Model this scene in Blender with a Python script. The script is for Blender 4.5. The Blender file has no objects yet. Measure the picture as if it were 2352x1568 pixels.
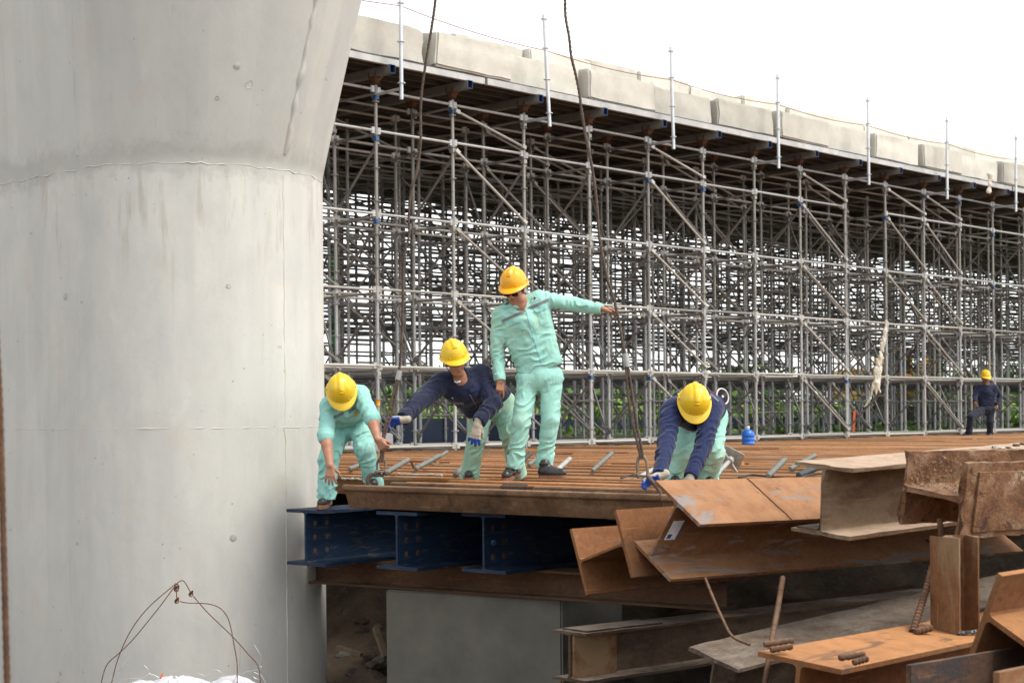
import bpy, bmesh, math, random
import numpy as np
from mathutils import Vector, Matrix
from mathutils.bvhtree import BVHTree

random.seed(7)
rng = np.random.default_rng(7)
R_ = math.radians
scene = bpy.context.scene
C = scene.collection

# ---------------------------------------------------------------- camera, sky, sun, exposure
FPX, CX, YH, ROLL, CAMZ = 3700.0, 1176.0, 953.0, R_(0.5), 0.54      # picture measured on a 2352 px wide print
cam_d = bpy.data.cameras.new('camera')
cam = bpy.data.objects.new('camera', cam_d)
C.objects.link(cam)
cam_d.sensor_width = 36.0
cam_d.lens = FPX / 2352 * 36.0
cam_d.shift_y = (YH - 784) / 2352
cam_d.clip_start = 0.1
cam_d.clip_end = 3000
cam.matrix_world = Matrix.Translation((0, 0, CAMZ)) @ Matrix.Rotation(R_(90), 4, 'X') @ Matrix.Rotation(-ROLL, 4, 'Z')
cam_d.dof.use_dof = True
cam_d.dof.focus_distance = 12.6
cam_d.dof.aperture_fstop = 5.0
scene.camera = cam

SUN_DIR = Vector((0.72, -0.30, 1.25)).normalized()                  # towards the sun: right, behind the camera, high
world = bpy.data.worlds.new('World')
scene.world = world
world.use_nodes = True
wn, wl = world.node_tree.nodes, world.node_tree.links
wn.clear()
sky = wn.new('ShaderNodeTexSky')
sky.sky_type = 'NISHITA'
sky.sun_disc = False
sky.sun_elevation = math.asin(SUN_DIR.z)
sky.sun_rotation = math.atan2(SUN_DIR.x, SUN_DIR.y)
sky.air_density = 1.0
sky.dust_density = 1.0
sky.ozone_density = 1.0
hs = wn.new('ShaderNodeHueSaturation')
hs.inputs['Saturation'].default_value = 0.12                        # white overcast
bg = wn.new('ShaderNodeBackground')
bg.inputs['Strength'].default_value = 0.15
wo = wn.new('ShaderNodeOutputWorld')
wl.new(sky.outputs[0], hs.inputs['Color'])
wl.new(hs.outputs[0], bg.inputs['Color'])
wl.new(bg.outputs[0], wo.inputs['Surface'])

sun_d = bpy.data.lights.new('sun', 'SUN')
sun_d.energy = 1.4
sun_d.angle = R_(22)
sun_d.color = (1.0, 0.93, 0.82)
sun = bpy.data.objects.new('sun', sun_d)
C.objects.link(sun)
sun.rotation_euler = (-SUN_DIR).to_track_quat('-Z', 'Y').to_euler()
sun.location = SUN_DIR * 60

vs = scene.view_settings
vs.view_transform = 'Standard'
vs.look = 'None'
vs.exposure = 1.2
vs.gamma = 1.0
scene.cycles.use_denoising = True
scene.cycles.max_bounces = 8
scene.cycles.caustics_reflective = False
scene.cycles.caustics_refractive = False

# ---------------------------------------------------------------- measuring helpers
def U(px, py, Y):
    "world point at depth Y that was measured at (px, py) on the print"
    u, v = px - CX, YH - py
    uu = u * math.cos(ROLL) + v * math.sin(ROLL)
    vv = -u * math.sin(ROLL) + v * math.cos(ROLL)
    return Vector((uu / FPX * Y, Y, CAMZ + vv / FPX * Y))

def UZ(px, py, z):
    p = U(px, py, 1.0)
    return U(px, py, (z - CAMZ) / (p.z - CAMZ))

def ray_dir(px, py):
    return (U(px, py, 1.0) - Vector((0, 0, CAMZ))).normalized()

# ---------------------------------------------------------------- materials
MATS = {}
class NT:
    "small helper for node materials"
    def __init__(s, name):
        s.m = bpy.data.materials.new(name)
        s.m.use_nodes = True
        s.t = s.m.node_tree
        s.n, s.l = s.t.nodes, s.t.links
        s.b = s.n['Principled BSDF']
        s.tc = s.n.new('ShaderNodeTexCoord')
        MATS[name] = s.m
    def lk(s, a, b): s.l.new(a, b)
    def mapping(s, scale=(1, 1, 1), loc=(0, 0, 0), src='Object'):
        mp = s.n.new('ShaderNodeMapping')
        mp.inputs['Scale'].default_value = scale
        mp.inputs['Location'].default_value = loc
        s.lk(s.tc.outputs[src], mp.inputs[0])
        return mp.outputs[0]
    def noise(s, vec, scale, detail=4, rough=.6, dist=0.0):
        t = s.n.new('ShaderNodeTexNoise')
        t.inputs['Scale'].default_value = scale
        t.inputs['Detail'].default_value = detail
        t.inputs['Roughness'].default_value = rough
        t.inputs['Distortion'].default_value = dist
        s.lk(vec, t.inputs['Vector'])
        return t.outputs['Fac']
    def voronoi(s, vec, scale, rnd=1.0, feature='F1'):
        t = s.n.new('ShaderNodeTexVoronoi')
        t.feature = feature
        t.inputs['Scale'].default_value = scale
        t.inputs['Randomness'].default_value = rnd
        s.lk(vec, t.inputs['Vector'])
        return t.outputs['Distance']
    def ramp(s, fac, stops, interp='LINEAR'):
        r = s.n.new('ShaderNodeValToRGB')
        r.color_ramp.interpolation = interp
        els = r.color_ramp.elements
        while len(els) < len(stops): els.new(0.5)
        for e, (p, c) in zip(els, stops):
            e.position = p
            e.color = (c if len(c) == 4 else (*c, 1)) if hasattr(c, '__len__') else (c, c, c, 1)
        s.lk(fac, r.inputs[0])
        return r.outputs[0]
    def mix(s, fac, a, b, mode='MIX'):
        x = s.n.new('ShaderNodeMix')
        x.data_type = 'RGBA'
        x.blend_type = mode
        for k, val in ((0, fac), (6, a), (7, b)):
            if isinstance(val, bpy.types.NodeSocket): s.lk(val, x.inputs[k])
            elif k == 0: x.inputs[0].default_value = val
            else: x.inputs[k].default_value = (*val, 1) if len(val) == 3 else val
        return x.outputs[2]
    def math(s, op, a, b=0.0):
        x = s.n.new('ShaderNodeMath')
        x.operation = op
        for k, val in ((0, a), (1, b)):
            if isinstance(val, bpy.types.NodeSocket): s.lk(val, x.inputs[k])
            else: x.inputs[k].default_value = val
        return x.outputs[0]
    def rnd(s):
        return s.n.new('ShaderNodeObjectInfo').outputs['Random']
    def attr(s, name):
        a = s.n.new('ShaderNodeAttribute')
        a.attribute_name = name
        return a.outputs['Fac']
    def bump(s, h, strength=.3, dist=.01):
        b = s.n.new('ShaderNodeBump')
        b.inputs['Strength'].default_value = strength
        b.inputs['Distance'].default_value = dist
        s.lk(h, b.inputs['Height'])
        s.lk(b.outputs[0], s.b.inputs['Normal'])
    def out(s, col=None, rough=None, metal=None, spec=None):
        for key, val in (('Base Color', col), ('Roughness', rough), ('Metallic', metal), ('Specular IOR Level', spec)):
            if val is None: continue
            if isinstance(val, bpy.types.NodeSocket): s.lk(val, s.b.inputs[key])
            else: s.b.inputs[key].default_value = (*val, 1) if hasattr(val, '__len__') else val
        return s.m

def mat_simple(name, col, rough=.6, metal=0.0, var=.12, scale=30, bump=.08, spec=.4):
    k = NT(name)
    v = k.mapping()
    n = k.noise(v, scale, 5)
    dark = tuple(c * (1 - var) for c in col)
    lite = tuple(min(1, c * (1 + var)) for c in col)
    c = k.mix(k.ramp(n, [(.3, 0), (.7, 1)]), dark, lite)
    k.bump(n, bump, .004)
    return k.out(c, rough, metal, spec)

def mat_rust(name, base, dark, light, scale=3.0, patch=None, patch_amt=.5, mud=None, mud_amt=.5, rough=.85, bump=.5, vary=.25, stretch=.35, dust=None, dust_lit_amt=.5):
    "rusted steel: blotchy oxide, optional mill-scale patches, optional dried mud"
    k = NT(name)
    ln = k.mapping((stretch, 1, 1))
    v = k.mapping()
    n1 = k.noise(ln, scale, 8, .65, .6)
    n2 = k.noise(v, scale * 9, 6, .7)
    n3 = k.noise(ln, scale * .45, 3, .5)
    c = k.ramp(n1, [(.28, dark), (.5, base), (.74, light)])
    c = k.mix(.55, c, k.ramp(n2, [(.3, tuple(x * .55 for x in base)), (.7, tuple(min(1, x * 1.35) for x in base))]), 'OVERLAY') if False else k.mix(k.ramp(n2, [(.38, 0), (.72, .55)]), c, tuple(x * .6 for x in dark))
    if mud:
        mn = k.noise(k.mapping((stretch, 1, 1), (7, 3, 5)), scale * .9, 8, .68, .4)
        c = k.mix(k.ramp(mn, [(mud_amt, 0), (mud_amt + .1, .9)]), c, mud)
    geo = k.n.new('ShaderNodeNewGeometry'); sx = k.n.new('ShaderNodeSeparateXYZ'); k.lk(geo.outputs['Normal'], sx.inputs[0])
    dn = k.noise(v, scale * 2.2, 7, .7)
    c = k.mix(k.math('MULTIPLY', k.ramp(sx.outputs[2], [(.55, 0), (.9, 1)]), k.ramp(dn, [(.34, max(0, dust_lit_amt - .45)), (.58, dust_lit_amt)])), c, dust or tuple(min(1, x * .5 + y) for x, y in zip(base, (.16, .125, .09))))   # settled dust, its pale tone also painting top light onto upward faces
    if patch:
        pn = k.noise(k.mapping((stretch * .8, 1.4, 1.4), (3, 1, 2)), scale * 1.5, 7, .7, 1.2)
        c = k.mix(k.ramp(pn, [(patch_amt, 0), (patch_amt + .06, .85)]), c, patch)
    scr = k.noise(k.mapping((stretch * 1.2, 9, 9), (1, 4, 2)), scale * 2.4, 4, .5, .2)
    c = k.mix(k.ramp(scr, [(.66, 0), (.70, .45)]), c, tuple(min(1, x * 1.7 + .03) for x in base))
    spot = k.noise(k.mapping((1, 1, 1), (8, 2, 6)), scale * 5, 5, .75, .6)
    c = k.mix(k.ramp(spot, [(.60, 0), (.68, .6)]), c, tuple(x * .45 for x in base))
    hsv = k.n.new('ShaderNodeHueSaturation')
    k.lk(c, hsv.inputs['Color'])
    k.lk(k.math('ADD', k.math('MULTIPLY', k.rnd(), vary), 1 - vary / 2), hsv.inputs['Value'])
    k.bump(k.math('ADD', k.math('ADD', n1, n2), spot), bump, .008)
    return k.out(hsv.outputs[0], rough, 0.0, .25)

# weathering steel and rust family
mat_rust('rust_orange', (.20, .088, .038), (.12, .052, .024), (.29, .145, .065), 3.0, dust=(.40, .215, .11), dust_lit_amt=.75, patch=(.20, .19, .185), patch_amt=.54, bump=.35)
mat_rust('rust_orange_clean', (.21, .088, .034), (.12, .05, .022), (.29, .145, .065), 3.2, dust=(.40, .19, .075), dust_lit_amt=.8, patch=(.12, .068, .042), patch_amt=.57, bump=.35)
mat_rust('rust_brown', (.19, .085, .035), (.10, .048, .024), (.27, .14, .07), 3.0, mud=(.24, .16, .09), mud_amt=.5, bump=.6)
mat_rust('rust_mud', (.185, .12, .072), (.10, .062, .038), (.26, .185, .12), 4.0, dust=(.45, .33, .24), dust_lit_amt=.9, mud=(.25, .18, .115), mud_amt=.47, bump=.9)
mat_rust('rust_narrow', (.085, .052, .032), (.045, .03, .02), (.13, .085, .055), 4.0, dust=(.46, .37, .29), dust_lit_amt=.95, mud=(.12, .085, .055), mud_amt=.5, bump=.8)
mat_rust('rust_dark_mud', (.115, .08, .055), (.05, .034, .024), (.21, .165, .13), 5.0, dust=(.20, .165, .13), dust_lit_amt=.5, mud=(.21, .185, .16), mud_amt=.54, bump=1.0, stretch=.6)
mat_rust('rust_flaky', (.22, .105, .05), (.065, .03, .018), (.36, .25, .16), 7.0, patch=(.05, .027, .018), patch_amt=.57, mud=(.42, .31, .20), mud_amt=.6, bump=1.0, stretch=.9)
mat_rust('rust_black', (.10, .052, .032), (.035, .026, .022), (.22, .10, .045), 4.5, patch=(.035, .032, .034), patch_amt=.5, bump=.5)
mat_rust('rust_pile', (.34, .15, .055), (.15, .064, .03), (.42, .225, .11), 3.0, mud=(.30, .20, .125), mud_amt=.54, bump=.5, vary=.7, stretch=.22)
mat_rust('rust_pile_web', (.19, .105, .055), (.07, .04, .024), (.25, .155, .085), 2.6, mud=(.055, .033, .022), mud_amt=.57, bump=.5, stretch=.5)
mat_rust('rust_girder', (.10, .05, .026), (.055, .03, .018), (.15, .08, .04), 3.0, bump=.5)
mat_rust('rebar_rust', (.12, .06, .033), (.06, .032, .02), (.18, .10, .058), 14.0, bump=.3, stretch=1)
mat_rust('wire_rust', (.14, .065, .035), (.07, .035, .022), (.22, .11, .06), 30.0, bump=.2, stretch=1)
mat_rust('rope_steel', (.12, .085, .062), (.05, .038, .03), (.22, .165, .125), 20.0, bump=.3, stretch=1)
mat_rust('shackle_steel', (.21, .16, .115), (.10, .075, .055), (.30, .24, .18), 14.0, rough=.6, bump=.3, stretch=1)
mat_rust('hook_steel', (.10, .075, .06), (.05, .04, .034), (.17, .13, .10), 16.0, rough=.5, patch=(.36, .055, .025), patch_amt=.6, bump=.3, stretch=1)

def mat_blue_paint():
    k = NT('blue_paint')
    v = k.mapping()
    n = k.noise(v, 3.5, 7, .65)
    n2 = k.noise(k.mapping((.5, 1, 3)), 12, 7, .7, .5)
    c = k.ramp(n, [(.3, (.004, .014, .036)), (.7, (.009, .027, .062))])
    c = k.mix(k.ramp(n2, [(.53, 0), (.66, .6)]), c, (.11, .09, .06))       # mud splashes
    c = k.mix(k.ramp(k.noise(v, 30, 5, .7), [(.68, 0), (.74, .8)]), c, (.13, .06, .03))
    k.bump(n2, .2, .004)
    k.out(c, .6, 0, .3)
mat_blue_paint()

def mat_pier():
    k = NT('pier_concrete')
    v = k.mapping()
    big = k.noise(k.mapping((1, 1, .6)), .9, 7, .62, .4)
    blot = k.noise(k.mapping((1, 1, .55), (5, 3, 2)), 3.2, 8, .68, .5)
    streak = k.noise(k.mapping((3.2, 3.2, .22)), 1.5, 5, .55)
    fine = k.noise(v, 60, 4, .7)
    c = k.ramp(big, [(.28, (.49, .48, .445)), (.5, (.535, .523, .48)), (.72, (.58, .565, .515))])
    c = k.mix(k.ramp(blot, [(.47, 0), (.66, .5)]), c, (.44, .437, .415))
    c = k.mix(k.ramp(blot, [(.28, .4), (.42, 0)]), c, (.64, .63, .59))
    c = k.mix(k.ramp(streak, [(.48, 0), (.66, .26)]), c, (.38, .38, .365))
    # board marks of the flared head: one tone for each board
    wnz = k.n.new('ShaderNodeTexWhiteNoise')
    wnz.noise_dimensions = '1D'
    k.lk(k.math('FLOOR', k.math('MULTIPLY', k.attr('arc'), 6.2)), wnz.inputs['W'])
    head = k.ramp(k.attr('hgt'), [(.515, 0), (.535, 1)])
    c = k.mix(k.math('MULTIPLY', head, .30), c, k.ramp(wnz.outputs[0], [(0, (.40, .40, .39)), (1, (.53, .515, .47))]))
    # stain along the construction joint and runs below it
    hj = k.math('ADD', k.attr('hgt'), k.math('MULTIPLY', k.math('SUBTRACT', k.noise(v, 5, 6, .7), .5), .05))
    band = k.ramp(hj, [(.500, 0), (.510, 1), (.520, 1), (.534, 0)])
    c = k.mix(k.math('MULTIPLY', band, .36), c, (.25, .245, .215))
    runs = k.math('MULTIPLY', k.ramp(k.noise(k.mapping((4, 4, .5)), 2.2, 6, .65), [(.55, 0), (.66, 1)]), k.ramp(k.attr('hgt'), [(.42, 0), (.46, 1), (.507, 1), (.513, 0)]))
    c = k.mix(k.math('MULTIPLY', runs, .5), c, (.34, .30, .235))
    warm = k.ramp(k.noise(k.mapping((1, 1, .8), (4, 2, 1)), 2.6, 5, .6), [(.56, 0), (.74, .32)])
    c = k.mix(warm, c, (.50, .43, .33))
    pits = k.voronoi(v, 26, 1)
    pit = k.math('MULTIPLY', k.ramp(pits, [(.045, 1), (.085, 0)]), k.ramp(k.noise(v, 2.5, 3), [(.5, 0), (.6, 1)]))
    c = k.mix(k.math('MULTIPLY', pit, .75), c, (.16, .155, .145))
    p2 = k.math('MULTIPLY', k.ramp(k.voronoi(k.mapping((1, 1, .8), (2, 2, 9)), 9.5, 1), [(.05, 1), (.08, 0)]), k.ramp(k.noise(v, 1.7, 4), [(.5, 0), (.58, 1)]))
    c = k.mix(k.math('MULTIPLY', p2, .7), c, (.20, .195, .18))
    drip = k.ramp(k.noise(k.mapping((14, 14, .55), (1, 6, 3)), 1.3, 5, .6), [(.64, 0), (.72, .35)])
    c = k.mix(drip, c, (.40, .37, .31))
    cr = k.voronoi(k.mapping((2.5, 2.5, 5)), .62, 1)
    chip = k.ramp(k.math('ADD', cr, k.math('MULTIPLY', fine, .05)), [(.065, 1), (.08, 0)])
    c = k.mix(k.math('MULTIPLY', chip, .5), c, (.36, .355, .34))
    h = k.math('ADD', k.math('MULTIPLY', fine, .35), k.math('SUBTRACT', k.math('MULTIPLY', k.noise(v, 9, 5), .8), k.math('MULTIPLY', k.math('ADD', pit, chip), 1.2)))
    k.bump(h, .22, .012)
    k.out(c, .72, 0, .3)
mat_pier()

def mat_concrete(name, a, b, c3, vary=.1, stain=(.33, .28, .2), warm=None):
    k = NT(name)
    v = k.mapping()
    n = k.noise(v, 2.0, 7, .65)
    c = k.ramp(n, [(.28, a), (.5, b), (.75, c3)])
    c = k.mix(k.ramp(k.noise(k.mapping((1, 1, .35), (2, 5, 1)), 4.5, 7, .7), [(.56, 0), (.72, .6)]), c, stain)
    if warm:
        c = k.mix(k.ramp(k.math('ADD', k.rnd(), k.math('MULTIPLY', k.noise(v, 1.6, 3), .5)), [(1.02, 0), (1.3, .5)]), c, warm)
    pits = k.ramp(k.voronoi(v, 22), [(.06, .5), (.1, 0)])
    c = k.mix(pits, c, tuple(x * .45 for x in a))
    hsv = k.n.new('ShaderNodeHueSaturation')
    k.lk(c, hsv.inputs['Color'])
    k.lk(k.math('ADD', k.math('MULTIPLY', k.rnd(), vary), 1 - vary / 2), hsv.inputs['Value'])
    k.bump(k.math('ADD', n, k.noise(v, 40, 5, .7)), .35, .012)
    k.out(hsv.outputs[0], .85, 0, .25)
mat_concrete('block_concrete', (.42, .405, .355), (.52, .50, .44), (.60, .575, .51), .34, warm=(.50, .35, .2))
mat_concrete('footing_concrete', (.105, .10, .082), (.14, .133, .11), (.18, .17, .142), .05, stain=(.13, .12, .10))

def mat_tube(name, a, b, rust, rust_amt, rough, metal):
    k = NT(name)
    v = k.mapping(src='Object')
    n = k.noise(v, 7, 6, .65)
    c = k.mix(n, a, b)
    c = k.mix(k.ramp(k.noise(k.mapping((1, 1, 1), (3, 1, 2)), 5, 6, .7), [(rust_amt, 0), (rust_amt + .12, .75)]), c, rust)
    hsv = k.n.new('ShaderNodeHueSaturation')
    k.lk(c, hsv.inputs['Color'])
    k.lk(k.math('ADD', k.math('MULTIPLY', k.rnd(), .3), .85), hsv.inputs['Value'])
    k.bump(n, .1, .003)
    k.out(hsv.outputs[0], rough, metal, .4)
mat_tube('tube_galvanised', (.32, .325, .32), (.45, .455, .45), (.27, .25, .205), .54, .5, .35)
mat_tube('tube_weathered', (.22, .213, .192), (.32, .312, .285), (.22, .165, .115), .60, .55, .3)
mat_tube('tube_dusty', (.33, .32, .29), (.46, .45, .41), (.32, .27, .20), .62, .5, .3)
mat_tube('tube_shaded', (.15, .147, .135), (.24, .236, .22), (.13, .10, .07), .56, .6, .25)  # darker tube tone, shade inside the falsework put into the colour
mat_simple('tube_bright', (.55, .57, .58), .35, .5, .08, 8)
mat_simple('edge_white', (.42, .42, .405), .5, .1, .22, 3)
mat_simple('joist_steel', (.085, .085, .083), .6, .2, .25, 3)
mat_simple('beam_steel', (.20, .195, .18), .55, .3, .25, 4)
mat_simple('formwork_panel', (.06, .06, .059), .75, 0, .3, 2)
mat_simple('blue_clamp', (.04, .10, .22), .5, .1, .25, 20)
mat_simple('blue_end', (.015, .045, .13), .5, .1, .2, 20)
mat_simple('grey_clamp', (.34, .33, .29), .5, .4, .25, 30)
mat_simple('corrugated_grey', (.14, .145, .13), .6, 0, .2, 12)
mat_simple('corrugated_dark', (.04, .04, .042), .5, 0, .2, 12)
mat_simple('black_rubber', (.018, .018, .02), .6)
mat_simple('zinc', (.36, .36, .34), .5, .4, .2, 14)
mat_simple('red_cord', (.26, .10, .07), .8)
mat_simple('orange_paint', (.62, .14, .05), .6)
mat_simple('tape_orange', (.80, .36, .03), .6)
mat_simple('bag_white', (.50, .50, .53), .6, 0, .05, 9, .15)
mat_simple('rag_cream', (.62, .58, .48), .85, 0, .15, 14, .2)
mat_simple('mortar_white', (.46, .44, .39), .9, 0, .25, 30, .6)
mat_simple('wire_zinc', (.52, .55, .56), .35, .7, .1, 30)
mat_simple('sticker_white', (.75, .76, .78), .5)
mat_simple('sticker_blue', (.03, .07, .25), .5)
mat_simple('weld_grey', (.075, .075, .08), .5, .3, .4, 60, .8)
mat_simple('machine_yellow', (.62, .36, .04), .5, 0, .15, 4)
mat_simple('machine_dark', (.09, .08, .065), .6)
mat_simple('barrier_blue', (.02, .035, .07), .6, 0, .25, 2)
mat_simple('post_green', (.03, .22, .09), .6, 0, .2, 3)
mat_simple('timber', (.22, .165, .11), .85, 0, .3, 8, .4)
mat_simple('bark', (.09, .065, .045), .9, 0, .3, 8, .5)

def mat_glass():
    k = NT('machine_glass')
    k.out((.03, .035, .04), .08, 0, .6)
mat_glass()

def mat_jug():
    k = NT('jug_blue')
    n = k.noise(k.mapping(), 8, 3)
    k.out(k.ramp(n, [(.3, (.005, .12, .62)), (.7, (.015, .20, .80))]), .12, 0, .6)
    k.b.inputs['Transmission Weight'].default_value = .25
mat_jug()

def mat_cloth(name, col, dirt=None, dirt_amt=.6, rough=.85, sheen=.15):
    k = NT(name)
    v = k.mapping()
    n = k.noise(v, 7, 5, .6)
    c = k.mix(n, tuple(x * .86 for x in col), tuple(min(1, x * 1.1) for x in col))
    if dirt:
        c = k.mix(k.ramp(k.noise(k.mapping((1, 1, .7), (3, 3, 1)), 3.2, 7, .7), [(dirt_amt, 0), (dirt_amt + .16, .62)]), c, dirt)
    w0 = k.noise(k.mapping((1.6, 1.6, .8)), 5.0, 3, .5, 1.2)
    w = k.math('SUBTRACT', 1.0, k.ramp(k.math('ABSOLUTE', k.math('SUBTRACT', w0, .5)), [(0, 0), (.12, 1)]))
    k.bump(k.math('ADD', k.math('MULTIPLY', w, 1.0), k.math('MULTIPLY', k.noise(v, 420, 2), .05)), .17, .02)
    k.b.inputs['Sheen Weight'].default_value = sheen
    k.out(c, rough, 0, .15)
mat_cloth('cloth_mint', (.30, .58, .50), (.40, .45, .31), .52)
mat_cloth('cloth_mint_worn', (.31, .55, .44), (.42, .42, .24), .46)
mat_cloth('cloth_mint_clean', (.28, .57, .51), (.36, .46, .36), .56)
mat_cloth('cloth_navy', (.013, .017, .042), (.035, .035, .05), .56, rough=.75)
mat_cloth('cloth_navy_blue', (.010, .018, .066), (.03, .035, .07), .56, rough=.75)
mat_cloth('cloth_navy_grey', (.017, .02, .034), (.045, .042, .04), .55)
mat_cloth('reflective_grey', (.17, .175, .18), rough=.5)
mat_cloth('glove_knit', (.38, .34, .275), (.26, .18, .11), .5)
mat_simple('glove_blue', (.012, .06, .32), .5, 0, .2, 40)
def mat_helmet(name, col):
    k = NT(name)
    v = k.mapping()
    g = k.noise(v, 9, 7, .7)
    c = k.mix(k.ramp(g, [(.54, 0), (.72, .4)]), col, (col[0] * .62, col[1] * .6, .05))
    sc = k.noise(k.mapping((40, 6, 6)), 3, 3, .5)
    c = k.mix(k.ramp(sc, [(.66, 0), (.70, .35)]), c, (.8, .66, .3))
    k.bump(k.noise(v, 20, 3), .03, .004)
    k.out(c, k.ramp(g, [(.35, .2), (.7, .5)]), 0, .5)
mat_helmet('helmet_yellow', (.74, .48, .015))
mat_helmet('helmet_orange', (.78, .37, .008))
mat_simple('tie_plug', (.40, .39, .365), .85, 0, .2, 40, .3)
mat_simple('hair_black', (.012, .010, .009), .5)
mat_simple('lens_black', (.006, .006, .008), .1, 0, .1, 5, 0, .6)
mat_simple('shoe_leather', (.022, .021, .02), .38, 0, .3, 18, .2, .5)
mat_simple('shoe_sole', (.23, .11, .065), .8, 0, .25, 25, .3)
mat_simple('mask_white', (.58, .59, .60), .8)
mat_simple('button_grey', (.50, .50, .48), .35, .4)
mat_simple('ink_dark', (.04, .06, .06), .7)
mat_simple('ink_red', (.5, .05, .03), .7)
mat_simple('ink_white', (.45, .5, .6), .7)
mat_simple('fan_red', (.22, .03, .03), .5)

def mat_skin(name, col):
    k = NT(name)
    n = k.noise(k.mapping(), 22, 5, .6)
    c = k.ramp(n, [(.3, tuple(x * .8 for x in col)), (.7, tuple(min(1, x * 1.12) for x in col))])
    k.b.inputs['Subsurface Weight'].default_value = .06
    k.b.inputs['Subsurface Radius'].default_value = (.01, .004, .002)
    k.bump(n, .1, .002)
    k.out(c, .5, 0, .35)
mat_skin('skin', (.38, .185, .115))
mat_skin('skin_dark', (.27, .125, .078))
mat_simple('lips', (.27, .085, .065), .45)

def mat_ground():
    k = NT('earth')
    v = k.mapping()
    n = k.noise(v, 1.7, 9, .7)
    n2 = k.noise(v, 14, 7, .7)
    c = k.ramp(n, [(.3, (.055, .042, .032)), (.5, (.105, .08, .06)), (.7, (.19, .135, .09))])
    c = k.mix(k.ramp(n2, [(.52, 0), (.66, .6)]), c, (.17, .15, .125))
    sp = k.n.new('ShaderNodeSeparateXYZ'); k.lk(v, sp.inputs[0])
    c = k.mix(k.ramp(k.math('MULTIPLY', sp.outputs[1], .01), [(.42, 0), (.46, .9)]), c, (.10, .15, .045))   # grass beyond the site
    k.bump(k.math('ADD', n, n2), .9, .05)
    k.out(c, .95, 0, .15)
mat_ground()

def mat_leaf(name, a, b):
    k = NT(name)
    n = k.noise(k.mapping(), .7, 4, .6)
    k.b.inputs['Transmission Weight'].default_value = 0
    k.out(k.ramp(n, [(.3, a), (.7, b)]), .6, 0, .3)
mat_leaf('leaf_bright', (.10, .20, .025), (.22, .36, .05))
mat_leaf('leaf_mid', (.05, .11, .025), (.13, .22, .05))
mat_leaf('grass_green', (.09, .17, .03), (.20, .31, .06))

# ---------------------------------------------------------------- mesh helpers
def finish(me, mats, smooth=True, angle=38):
    for m in ([mats] if isinstance(mats, str) else mats): me.materials.append(MATS[m])
    if smooth:
        me.shade_smooth()
        me.set_sharp_from_angle(angle=R_(angle))
    return me

def link(name, me, parent=None, mat=None):
    o = bpy.data.objects.new(name, me)
    C.objects.link(o)
    if mat is not None: o.matrix_basis = mat
    if parent is not None:
        o.parent = parent
        o.matrix_parent_inverse = world_of(parent).inverted()      # mat is always given in world space
    return o

def world_of(o):
    return (world_of(o.parent) @ o.matrix_parent_inverse if o.parent else Matrix.Identity(4)) @ o.matrix_basis

def empty(name, loc=(0, 0, 0), mw=None):
    o = bpy.data.objects.new(name, None)
    C.objects.link(o)
    o.empty_display_size = .2
    o.matrix_basis = mw if mw is not None else Matrix.Translation(loc)
    return o

def tag(o, label=None, cat=None, group=None, kind=None):
    for k, v in (('label', label), ('category', cat), ('group', group), ('kind', kind)):
        if v: o[k] = v
    return o

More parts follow.
